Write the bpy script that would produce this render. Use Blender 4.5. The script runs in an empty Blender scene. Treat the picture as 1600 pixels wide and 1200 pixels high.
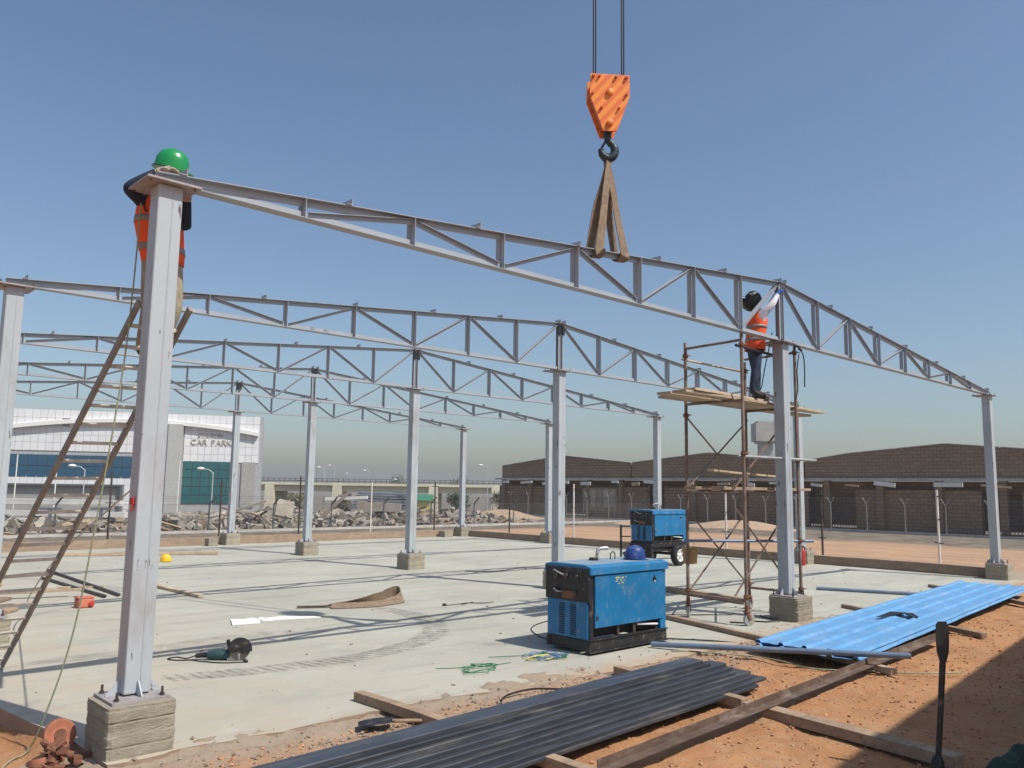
import bpy, bmesh, math, random
from math import sin, cos, pi, radians, sqrt, atan2
from mathutils import Vector, Matrix, noise
random.seed(7)
R0 = random.Random(11)
HAZE_D = 0.0006

# ---------------------------------------------------------------- camera, sky, sun, exposure
scn = bpy.context.scene
COL = scn.collection
cam_d = bpy.data.cameras.new('camera'); cam = bpy.data.objects.new('camera', cam_d); COL.objects.link(cam)
RT = Vector((0.72741, -0.68605, 0.01444)); UP = Vector((-0.09599, -0.08089, 0.99209)); FW = Vector((0.67946, 0.72304, 0.12469))
mw = Matrix((RT, UP, -FW)).transposed().to_4x4(); mw.translation = Vector((-2.4489, -6.8125, 1.9794))
cam.matrix_world = mw
cam_d.sensor_width = 36.0; cam_d.lens = 1299.12 / 1600 * 36.0
cam_d.clip_start = 0.05; cam_d.clip_end = 6000
scn.camera = cam

SUN = Vector((0.18, -0.716, 1.0)).normalized()
wld = bpy.data.worlds.new('World'); scn.world = wld; wld.use_nodes = True
wn = wld.node_tree.nodes; wl = wld.node_tree.links; wn.clear()
sky = wn.new('ShaderNodeTexSky'); sky.sky_type = 'NISHITA'; sky.sun_disc = False
sky.sun_elevation = math.asin(SUN.z); sky.sun_rotation = atan2(SUN.x, SUN.y)
sky.altitude = 0; sky.air_density = 1.1; sky.dust_density = 1.9; sky.ozone_density = 3.2
bg = wn.new('ShaderNodeBackground'); bg.inputs['Strength'].default_value = 0.13
wo = wn.new('ShaderNodeOutputWorld')
wl.new(sky.outputs[0], bg.inputs['Color']); wl.new(bg.outputs[0], wo.inputs['Surface'])
sd = bpy.data.lights.new('sun', 'SUN'); sd.energy = 5.0; sd.angle = radians(0.6); sd.color = (1.0, 0.955, 0.88)
so = bpy.data.objects.new('sun', sd); COL.objects.link(so); so.location = (0, 0, 60)
so.rotation_euler = SUN.to_track_quat('Z', 'Y').to_euler()
vs = scn.view_settings; vs.view_transform = 'Standard'; vs.look = 'None'; vs.gamma = 1.0; vs.exposure = -0.05
vs.use_curve_mapping = False
scn.render.resolution_x = 1024; scn.render.resolution_y = 768

# ---------------------------------------------------------------- materials
_M = {}
def NN(nt, t, **k):
    n = nt.nodes.new(t)
    for a, v in k.items():
        if a in n.inputs: n.inputs[a].default_value = v
        else: setattr(n, a, v)
    return n
def mixc(nt, fac, a, b, mode='MIX'):
    n = nt.nodes.new('ShaderNodeMix'); n.data_type = 'RGBA'; n.blend_type = mode
    for sock, val in ((n.inputs[0], fac), (n.inputs[6], a), (n.inputs[7], b)):
        if hasattr(val, 'is_output'): nt.links.new(val, sock)
        elif isinstance(val, (tuple, list)): sock.default_value = (*val[:3], 1)
        else: sock.default_value = val
    return n.outputs[2]
def ramp(nt, fac, lo, hi):
    n = nt.nodes.new('ShaderNodeMapRange'); n.inputs[1].default_value = lo; n.inputs[2].default_value = hi
    nt.links.new(fac, n.inputs[0]); return n.outputs[0]
def noise_(nt, vec, scale, detail=4, rough=.55):
    n = nt.nodes.new('ShaderNodeTexNoise'); n.inputs['Scale'].default_value = scale
    n.inputs['Detail'].default_value = detail; n.inputs['Roughness'].default_value = rough
    nt.links.new(vec, n.inputs['Vector']); return n.outputs['Fac']
def mapping(nt, vec, sc=(1, 1, 1), rot=(0, 0, 0), loc=(0, 0, 0)):
    n = nt.nodes.new('ShaderNodeMapping'); n.inputs['Scale'].default_value = sc; n.inputs['Rotation'].default_value = rot
    n.inputs['Location'].default_value = loc; nt.links.new(vec, n.inputs['Vector']); return n.outputs[0]
def base_mat(name):
    m = bpy.data.materials.new(name); m.use_nodes = True; nt = m.node_tree
    b = nt.nodes['Principled BSDF']; tc = nt.nodes.new('ShaderNodeTexCoord')
    return m, nt, b, tc.outputs['Object']
def bump(nt, b, h, strength, dist=.01):
    n = nt.nodes.new('ShaderNodeBump'); n.inputs['Strength'].default_value = strength; n.inputs['Distance'].default_value = dist
    nt.links.new(h, n.inputs['Height']); nt.links.new(n.outputs[0], b.inputs['Normal'])
def M(name, col=(.5, .5, .5), rough=.65, metal=0, var=.18, scale=5., bmp=.0, bscale=40., rnd=0., spot=None, spot_t=(.62, .7), spot_scale=(9, 9, 9), spot2=None, spot2_t=(.62, .68), spot2_scale=(3, 3, 3), spec=.4):
    if name in _M: return _M[name]
    m, nt, b, oc = base_mat(name)
    oi0 = nt.nodes.new('ShaderNodeObjectInfo'); va = nt.nodes.new('ShaderNodeVectorMath'); va.operation = 'MULTIPLY_ADD'; va.inputs[1].default_value = (41, 17, 29)
    nt.links.new(oi0.outputs['Random'], va.inputs[0]); nt.links.new(oc, va.inputs[2]); oc = va.outputs[0]
    f = noise_(nt, oc, scale, 5, .6)
    f = ramp(nt, f, .3, .7)
    c = mixc(nt, f, tuple(x * (1 - var) for x in col), tuple(min(1, x * (1 + var)) for x in col))
    if rnd:
        oi = nt.nodes.new('ShaderNodeObjectInfo')
        r = ramp(nt, oi.outputs['Random'], 0, 1)
        n = nt.nodes.new('ShaderNodeMapRange'); n.inputs[3].default_value = 1 - rnd; n.inputs[4].default_value = 1 + rnd
        nt.links.new(r, n.inputs[0])
        hs = nt.nodes.new('ShaderNodeHueSaturation'); nt.links.new(n.outputs[0], hs.inputs['Value']); nt.links.new(c, hs.inputs['Color'])
        c = hs.outputs[0]
    if spot:
        s = ramp(nt, noise_(nt, mapping(nt, oc, spot_scale), 1.0, 6, .65), *spot_t); c = mixc(nt, s, c, spot)
    if spot2:
        s = ramp(nt, noise_(nt, mapping(nt, oc, spot2_scale, loc=(3, 7, 1)), 1.0, 6, .65), *spot2_t); c = mixc(nt, s, c, spot2)
    nt.links.new(c, b.inputs['Base Color'])
    b.inputs['Roughness'].default_value = rough; b.inputs['Metallic'].default_value = metal
    b.inputs['Specular IOR Level'].default_value = spec
    if bmp: bump(nt, b, noise_(nt, oc, bscale, 5, .6), bmp)
    _M[name] = m
    return m

M('steel_paint', (.385, .42, .445), .42, var=.06, scale=1.3, spot=(.10, .085, .08), spot_t=(.635, .665), spot_scale=(15, 15, 3.6), spot2=(.31, .30, .30), spot2_t=(.5, .72), spot2_scale=(2.5, 2.5, 1.0), bmp=.05, bscale=9)
M('truss_paint', (.31, .335, .365), .45, var=.07, scale=2.0, spot=(.16, .13, .11), spot_t=(.72, .78), spot_scale=(7, 7, 7), bmp=.04, bscale=14)
M('weld_paint', (.33, .345, .36), .55, var=.12, scale=20, bmp=.3, bscale=60)
M('bolt', (.10, .085, .075), .55, .6, var=.3, scale=20)
M('plate_rusty', (.30, .27, .27), .6, var=.2, scale=8, spot=(.2, .12, .08), spot_t=(.58, .7), spot_scale=(14, 14, 14))
M('wood', (.30, .215, .145), .85, var=.25, scale=3, bmp=.35, bscale=25, rnd=.22, spot=(.15, .105, .07), spot_t=(.5, .75), spot_scale=(2.2, 30, 30))
M('wood_pale', (.44, .34, .235), .85, var=.2, scale=3, bmp=.3, bscale=25, rnd=.18, spot=(.24, .17, .11), spot_t=(.52, .75), spot_scale=(2, 24, 24))
M('scaffold_tube', (.215, .15, .115), .65, .25, var=.3, scale=7, spot=(.36, .34, .31), spot_t=(.55, .68), spot_scale=(10, 10, 5), bmp=.1)
M('galv', (.42, .42, .40), .5, .5, var=.2, scale=12, spot=(.22, .16, .11), spot_t=(.6, .7))
M('ladder_steel', (.26, .225, .19), .6, .3, var=.25, scale=6, spot=(.32, .29, .26), spot_t=(.58, .7), spot_scale=(8, 8, 8))
M('ladder_rung', (.56, .50, .42), .6, .2, var=.25, scale=8)
M('black_paint', (.02, .02, .022), .45, var=.3, scale=9, spot=(.13, .10, .075), spot_t=(.55, .72), spot_scale=(9, 9, 9))
M('rubber', (.018, .018, .019), .75, var=.25, scale=12)
M('rust', (.20, .09, .055), .8, .2, var=.35, scale=10, bmp=.4, bscale=50)
M('rust_angle', (.155, .105, .08), .65, .35, var=.3, scale=4, spot=(.30, .25, .21), spot_t=(.5, .7), spot_scale=(3, 9, 9))
M('orange_wheel', (.35, .13, .075), .6, var=.2, scale=10)
M('brick_red', (.40, .14, .06), .85, var=.2, scale=12, bmp=.4)
M('purlin', (.055, .061, .074), .42, .4, var=.22, scale=2.2, rnd=.18, spot=(.20, .185, .165), spot_t=(.52, .8), spot_scale=(1.0, 14, 14))
M('cable_black', (.015, .015, .016), .6)
M('rope_green', (.27, .29, .19), .85, var=.3, scale=40)
M('rope_pale', (.42, .38, .31), .85, var=.2, scale=40)
M('cable_green', (.02, .17, .07), .55)
M('cable_blue', (.09, .16, .36), .55)
M('cable_yellow', (.52, .47, .16), .55)
M('webbing', (.215, .155, .105), .92, var=.25, scale=14, bmp=.3, bscale=120)
M('white_board', (.72, .72, .70), .7, var=.06, scale=6)
M('helmet_green', (.012, .24, .065), .28, var=.05, spec=.5)
M('helmet_yellow', (.75, .47, .02), .32, var=.06, spec=.5)
M('helmet_blue', (.018, .05, .20), .45, var=.25, scale=9, spot=(.2, .2, .24), spot_t=(.6, .8))
M('vest_orange', (.80, .10, .022), .8, var=.1, scale=14, bmp=.25, bscale=18)
M('reflective', (.23, .22, .215), .5, var=.15, scale=20)
M('shirt_navy', (.018, .026, .052), .9, var=.25, scale=10, bmp=.3, bscale=22)
M('shirt_white', (.58, .56, .61), .9, var=.18, scale=10, bmp=.7, bscale=16)
M('jeans', (.028, .042, .07), .9, var=.55, scale=9, bmp=.7, bscale=16)
M('khaki', (.30, .26, .19), .9, var=.25, scale=9, bmp=.4, bscale=24)
M('skin', (.22, .115, .07), .55, var=.1)
M('glove_tan', (.40, .32, .25), .9, var=.3, scale=30, bmp=.3)
M('glove_blue', (.045, .10, .30), .85, var=.2, scale=20)
M('boot', (.03, .026, .022), .7)
M('hood_black', (.013, .013, .015), .4)
M('red_paint', (.42, .035, .03), .5, var=.2, scale=10)
M('red_box', (.50, .16, .10), .6, var=.18, scale=12, bmp=.15)
M('tool_green', (.03, .07, .075), .5, var=.2)
M('alu', (.5, .5, .5), .4, .8, var=.15)
M('pipe_blue', (.16, .22, .31), .45, .2, var=.15, scale=5, spot=(.3, .27, .24), spot_t=(.6, .75), spot_scale=(5, 5, 5))
M('tarp_green', (.015, .045, .03), .8, var=.3)
M('black_cloth', (.012, .012, .016), .85)
M('hook_steel', (.035, .05, .06), .45, .5, var=.2, spot=(.12, .13, .14), spot_t=(.6, .75))
M('wire_rope', (.03, .032, .036), .6, .4)
M('fence_wire', (.17, .16, .15), .6, .3)
M('post_white', (.62, .60, .56), .7, var=.12)
M('post_dark', (.055, .045, .04), .6, var=.3)
M('old_post', (.10, .105, .11), .7, var=.2)
M('bldg_white', (.66, .66, .665), .55, var=.03, scale=.6, rnd=.03)
M('bldg_joint', (.36, .36, .37), .8)
M('bldg_grey', (.40, .40, .39), .7, var=.08)
M('bldg_trim', (.70, .69, .66), .6, var=.03)
M('sign_letter', (.42, .38, .33), .6)
M('shutter', (.33, .32, .30), .6, var=.1)
M('fly_conc', (.63, .585, .45), .85, var=.1, scale=.4)
M('fly_rail', (.15, .145, .14), .7)
M('debris_pale', (.335, .30, .25), .9, var=.2, scale=2, rnd=.3, bmp=.3, bscale=6)
M('debris_dark', (.155, .14, .12), .9, var=.3, scale=2, rnd=.35, bmp=.3, bscale=6)
M('forked_post', (.27, .255, .23), .7, var=.15); M('debris_blue', (.155, .18, .22), .6, .2, var=.2, rnd=.25)
M('debris_white', (.66, .645, .60), .7, var=.12, scale=1.5, rnd=.08)
M('lamp_grey', (.52, .53, .54), .5, .3)
M('leaf', (.055, .075, .035), .8, var=.4, scale=1.5)
M('leaf_dry', (.13, .125, .075), .85, var=.4, scale=1.5)
M('bark', (.10, .08, .06), .9, var=.3)
M('sand', (.40, .285, .19), .95, var=.15, scale=2, bmp=.4, bscale=20)
M('yellow_wall', (.55, .46, .18), .8); M('green_roof', (.04, .20, .12), .7)
M('bucket', (.38, .24, .10), .7, var=.25, scale=9)
M('coping', (.42, .40, .37), .85, var=.2, scale=2)
M('opening_dark', (.03, .027, .025), .9)
M('tower_conc', (.36, .34, .31), .85, var=.12, scale=.5)
M('truck_paint', (.08, .13, .20), .5); M('cabin_paint', (.42, .43, .42), .6, var=.08)

def concrete_mat(name, col, board=True):
    m, nt, b, oc = base_mat(name)
    f = ramp(nt, noise_(nt, oc, 4, 6, .65), .3, .7)
    c = mixc(nt, f, tuple(x * .78 for x in col), tuple(x * 1.15 for x in col))
    f2 = ramp(nt, noise_(nt, mapping(nt, oc, (2.5, 2.5, 22)), 1.0, 5, .6), .45, .75)
    c = mixc(nt, f2, c, tuple(x * .74 for x in col))
    oi = nt.nodes.new('ShaderNodeObjectInfo')
    n = nt.nodes.new('ShaderNodeMapRange'); n.inputs[3].default_value = .9; n.inputs[4].default_value = 1.1
    nt.links.new(oi.outputs['Random'], n.inputs[0])
    hs = nt.nodes.new('ShaderNodeHueSaturation'); nt.links.new(n.outputs[0], hs.inputs['Value']); nt.links.new(c, hs.inputs['Color'])
    nt.links.new(hs.outputs[0], b.inputs['Base Color']); b.inputs['Roughness'].default_value = .92
    bump(nt, b, noise_(nt, mapping(nt, oc, (1, 1, 3)), 28, 6, .7), .55, .02)
    _M[name] = m
concrete_mat('pedestal', (.315, .28, .215)); concrete_mat('plinth', (.32, .235, .165))

def slab_mat():
    m, nt, b, oc = base_mat('slab_concrete')
    f = ramp(nt, noise_(nt, oc, .5, 6, .6), .3, .72)
    c = mixc(nt, f, (.335, .327, .268), (.435, .423, .355))
    f = ramp(nt, noise_(nt, mapping(nt, oc, (.5, 2.6, 1), rot=(0, 0, .5)), 1.0, 7, .62), .5, .78)
    c = mixc(nt, f, c, (.27, .263, .235))
    f = ramp(nt, noise_(nt, mapping(nt, oc, (1, 1, 1), loc=(9, 2, 0)), 2.6, 7, .68), .56, .74)
    c = mixc(nt, f, c, (.455, .445, .385))
    f = ramp(nt, noise_(nt, mapping(nt, oc, loc=(4, 4, 0)), .75, 6, .7), .6, .8)   # blown dust
    c = mixc(nt, f, c, (.42, .34, .245))
    f = ramp(nt, noise_(nt, mapping(nt, oc, (.9, .9, 1), loc=(12, 5, 0)), 1.0, 9, .72), .60, .70)
    c = mixc(nt, f, c, (.265, .255, .225))
    f = ramp(nt, noise_(nt, mapping(nt, oc, (.35, 5.5, 1), rot=(0, 0, -.35), loc=(2, 3, 0)), 1.0, 6, .6), .60, .72)
    c = mixc(nt, f, c, (.30, .29, .255))
    f = ramp(nt, noise_(nt, mapping(nt, oc, loc=(1, 8, 0)), 9, 3, .5), .68, .76)
    c = mixc(nt, f, c, (.27, .255, .235))
    sx = nt.nodes.new('ShaderNodeSeparateXYZ'); nt.links.new(oc, sx.inputs[0])   # soil dragged over the front edge
    ad = nt.nodes.new('ShaderNodeMath'); ad.operation = 'MULTIPLY_ADD'; ad.inputs[1].default_value = 1.1
    nt.links.new(noise_(nt, oc, 2.2, 7, .7), ad.inputs[0]); nt.links.new(sx.outputs['Y'], ad.inputs[2])
    f = ramp(nt, ad.outputs[0], .28, -.12)
    c = mixc(nt, f, c, (.40, .29, .195))
    f = ramp(nt, sx.outputs['X'], 5.0, -.5); f2 = nt.nodes.new('ShaderNodeMath'); f2.operation = 'MULTIPLY'; nt.links.new(f, f2.inputs[0]); nt.links.new(ramp(nt, noise_(nt, oc, 1.3, 7, .65), .35, .7), f2.inputs[1])
    c = mixc(nt, f2.outputs[0], c, (.42, .35, .265))
    nt.links.new(c, b.inputs['Base Color']); b.inputs['Roughness'].default_value = .9
    bump(nt, b, noise_(nt, oc, 16, 8, .7), .22, .01)
    _M['slab_concrete'] = m
slab_mat()
def soil_mat():
    m, nt, b, oc = base_mat('soil')
    f = ramp(nt, noise_(nt, oc, 1.1, 8, .65), .3, .7)
    c = mixc(nt, f, (.345, .165, .076), (.475, .25, .12))
    f = ramp(nt, noise_(nt, mapping(nt, oc, loc=(5, 1, 0)), 5, 7, .7), .5, .72)
    c = mixc(nt, f, c, (.43, .28, .16))
    f = ramp(nt, noise_(nt, mapping(nt, oc, loc=(2, 9, 0)), 20, 5, .65), .59, .70)
    c = mixc(nt, f, c, (.22, .115, .07))
    f = ramp(nt, noise_(nt, mapping(nt, oc, loc=(7, 3, 0)), 45, 2, .5), .68, .74)
    c = mixc(nt, f, c, (.52, .44, .36))
    sx = nt.nodes.new('ShaderNodeSeparateXYZ'); nt.links.new(oc, sx.inputs[0])
    wob = noise_(nt, oc, .35, 5, .6)
    def zone(axis, lo, hi, amp):
        ad = nt.nodes.new('ShaderNodeMath'); ad.operation = 'MULTIPLY_ADD'; ad.inputs[1].default_value = amp
        nt.links.new(wob, ad.inputs[0]); nt.links.new(sx.outputs[axis], ad.inputs[2]); return ramp(nt, ad.outputs[0], lo, hi)
    grit = mixc(nt, ramp(nt, noise_(nt, oc, .9, 8, .72), .35, .65), (.10, .085, .068), (.24, .20, .155))
    tan = mixc(nt, ramp(nt, noise_(nt, mapping(nt, oc, (1.6, .22, 1)), 1.0, 8, .7), .38, .62), (.30, .205, .135), (.47, .33, .225))
    tan = mixc(nt, ramp(nt, noise_(nt, mapping(nt, oc, (2.5, .8, 1), loc=(3, 1, 0)), 1.0, 8, .75), .62, .70), tan, (.17, .12, .085))
    zf = zone('X', 19.5, 22.5, 1.0); zm_ = nt.nodes.new('ShaderNodeMath'); zm_.operation = 'MULTIPLY'; zm_.inputs[1].default_value = .72; nt.links.new(zf, zm_.inputs[0]); c = mixc(nt, zm_.outputs[0], c, tan)
    c = mixc(nt, zone('Y', 25.2, 26.3, 3.0), c, grit)
    c = mixc(nt, zone('X', 34.0, 36.0, 4.0), c, grit)
    # pale cement dust along the edge of the slab
    ad = nt.nodes.new('ShaderNodeMath'); ad.operation = 'MULTIPLY_ADD'; ad.inputs[1].default_value = 1.2
    nt.links.new(noise_(nt, oc, 1.7, 8, .72), ad.inputs[0]); nt.links.new(sx.outputs['Y'], ad.inputs[2])
    f = ramp(nt, ad.outputs[0], -.75, .05)
    cut = ramp(nt, sx.outputs['Y'], .6, .5)
    mu = nt.nodes.new('ShaderNodeMath'); mu.operation = 'MULTIPLY'; nt.links.new(f, mu.inputs[0]); nt.links.new(cut, mu.inputs[1])
    c = mixc(nt, mu.outputs[0], c, (.36, .285, .21))
    nt.links.new(c, b.inputs['Base Color']); b.inputs['Roughness'].default_value = .95; b.inputs['Specular IOR Level'].default_value = .2
    bump(nt, b, noise_(nt, oc, 20, 9, .76), .75, .032)
    _M['soil'] = m
soil_mat()
def brick_mat():
    m, nt, b, oc = base_mat('brick_far')
    sx = nt.nodes.new('ShaderNodeSeparateXYZ'); nt.links.new(oc, sx.inputs[0])
    cb = nt.nodes.new('ShaderNodeCombineXYZ'); nt.links.new(sx.outputs['Y'], cb.inputs['X']); nt.links.new(sx.outputs['Z'], cb.inputs['Y'])
    bt = nt.nodes.new('ShaderNodeTexBrick'); nt.links.new(cb.outputs[0], bt.inputs['Vector'])
    bt.inputs['Color1'].default_value = (.30, .205, .13, 1); bt.inputs['Color2'].default_value = (.225, .155, .10, 1); bt.inputs['Mortar'].default_value = (.13, .105, .08, 1)
    bt.inputs['Scale'].default_value = 1; bt.inputs['Brick Width'].default_value = .42; bt.inputs['Row Height'].default_value = .2; bt.inputs['Mortar Size'].default_value = .022
    f = ramp(nt, noise_(nt, oc, .35, 6, .65), .3, .7)
    c = mixc(nt, f, bt.outputs['Color'], (.27, .20, .145)); c = mixc(nt, .5, c, bt.outputs['Color'])
    nt.links.new(c, b.inputs['Base Color']); b.inputs['Roughness'].default_value = .95
    bump(nt, b, bt.outputs['Fac'], -.5, .02)
    _M['brick_far'] = m
brick_mat()
def blue_mat(name, col, wearcol=(.16, .13, .10), dust=(.36, .33, .27), dust_amt=.5, rough=.42, wt=(.66, .72)):
    m, nt, b, oc = base_mat(name)
    f = ramp(nt, noise_(nt, oc, 2.2, 6, .6), .3, .7)
    c = mixc(nt, f, tuple(x * .86 for x in col), tuple(x * 1.12 for x in col))
    f = ramp(nt, noise_(nt, mapping(nt, oc, (9, 9, 5)), 1.0, 7, .72), *wt); c = mixc(nt, f, c, wearcol)
    f = ramp(nt, noise_(nt, mapping(nt, oc, (3, 3, 3), loc=(4, 1, 2)), 1.0, 7, .7), .5, .85)
    mu = nt.nodes.new('ShaderNodeMath'); mu.operation = 'MULTIPLY'; mu.inputs[1].default_value = dust_amt; nt.links.new(f, mu.inputs[0])
    c = mixc(nt, mu.outputs[0], c, dust)
    nt.links.new(c, b.inputs['Base Color']); b.inputs['Roughness'].default_value = rough
    bump(nt, b, noise_(nt, oc, 6, 4, .5), .06, .01)
    _M[name] = m
blue_mat('machine_blue', (.006, .14, .315), wearcol=(.20, .27, .33), dust_amt=.34, wt=(.60, .70)); blue_mat('machine_blue_dusty', (.015, .165, .36), dust=(.40, .37, .31), dust_amt=.55)
blue_mat('machine_top', (.20, .27, .33), dust=(.42, .40, .35), dust_amt=1.0, rough=.7)
blue_mat('sheet_blue', (.12, .31, .56), wearcol=(.24, .40, .60), dust=(.40, .44, .47), dust_amt=.6, rough=.42)
def stripe_mat():
    m, nt, b, oc = base_mat('crane_orange')
    sx = nt.nodes.new('ShaderNodeSeparateXYZ'); nt.links.new(oc, sx.inputs[0])
    a = nt.nodes.new('ShaderNodeMath'); a.operation = 'MULTIPLY_ADD'; a.inputs[1].default_value = 1.15
    nt.links.new(sx.outputs['X'], a.inputs[0])
    ng = nt.nodes.new('ShaderNodeMath'); ng.operation = 'MULTIPLY'; ng.inputs[1].default_value = -1; nt.links.new(sx.outputs['Z'], ng.inputs[0]); nt.links.new(ng.outputs[0], a.inputs[2])
    fr = nt.nodes.new('ShaderNodeMath'); fr.operation = 'PINGPONG'; fr.inputs[1].default_value = .085; nt.links.new(a.outputs[0], fr.inputs[0])
    f = ramp(nt, fr.outputs[0], .040, .046)
    c = mixc(nt, f, (.80, .26, .03), (.70, .145, .022))
    f = ramp(nt, noise_(nt, oc, 9, 6, .7), .62, .72); c = mixc(nt, f, c, (.36, .09, .03))
    nt.links.new(c, b.inputs['Base Color']); b.inputs['Roughness'].default_value = .5
    _M['crane_orange'] = m
stripe_mat()
M('crane_edge', (.42, .09, .02), .6, var=.2, scale=8)
def glass_mat():
    m, nt, b, oc = base_mat('glass_blue')
    b.inputs['Base Color'].default_value = (.015, .075, .14, 1); b.inputs['Roughness'].default_value = .06
    b.inputs['Specular IOR Level'].default_value = .9
    _M['glass_blue'] = m
    m, nt, b, oc = base_mat('glass_teal')
    b.inputs['Base Color'].default_value = (.02, .11, .12, 1); b.inputs['Roughness'].default_value = .08
    b.inputs['Specular IOR Level'].default_value = .9
    _M['glass_teal'] = m
glass_mat()
def tyre_mat():
    m, nt, b, oc = base_mat('tyre_dirt')
    b.inputs['Base Color'].default_value = (.20, .19, .17, 1); b.inputs['Roughness'].default_value = .95
    f = ramp(nt, noise_(nt, oc, 7, 6, .75), .40, .62)
    mu = nt.nodes.new('ShaderNodeMath'); mu.operation = 'MULTIPLY'; mu.inputs[1].default_value = .5; nt.links.new(f, mu.inputs[0])
    nt.links.new(mu.outputs[0], b.inputs['Alpha'])
    _M['tyre_dirt'] = m
tyre_mat()
def smudge_mat():
    m, nt, b, oc = base_mat('tyre_smudge')
    b.inputs['Base Color'].default_value = (.19, .18, .16, 1); b.inputs['Roughness'].default_value = .95
    f = ramp(nt, noise_(nt, oc, 3.2, 8, .72), .40, .68)
    mu = nt.nodes.new('ShaderNodeMath'); mu.operation = 'MULTIPLY'; mu.inputs[1].default_value = .30; nt.links.new(f, mu.inputs[0])
    nt.links.new(mu.outputs[0], b.inputs['Alpha']); _M['tyre_smudge'] = m
smudge_mat()

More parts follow.
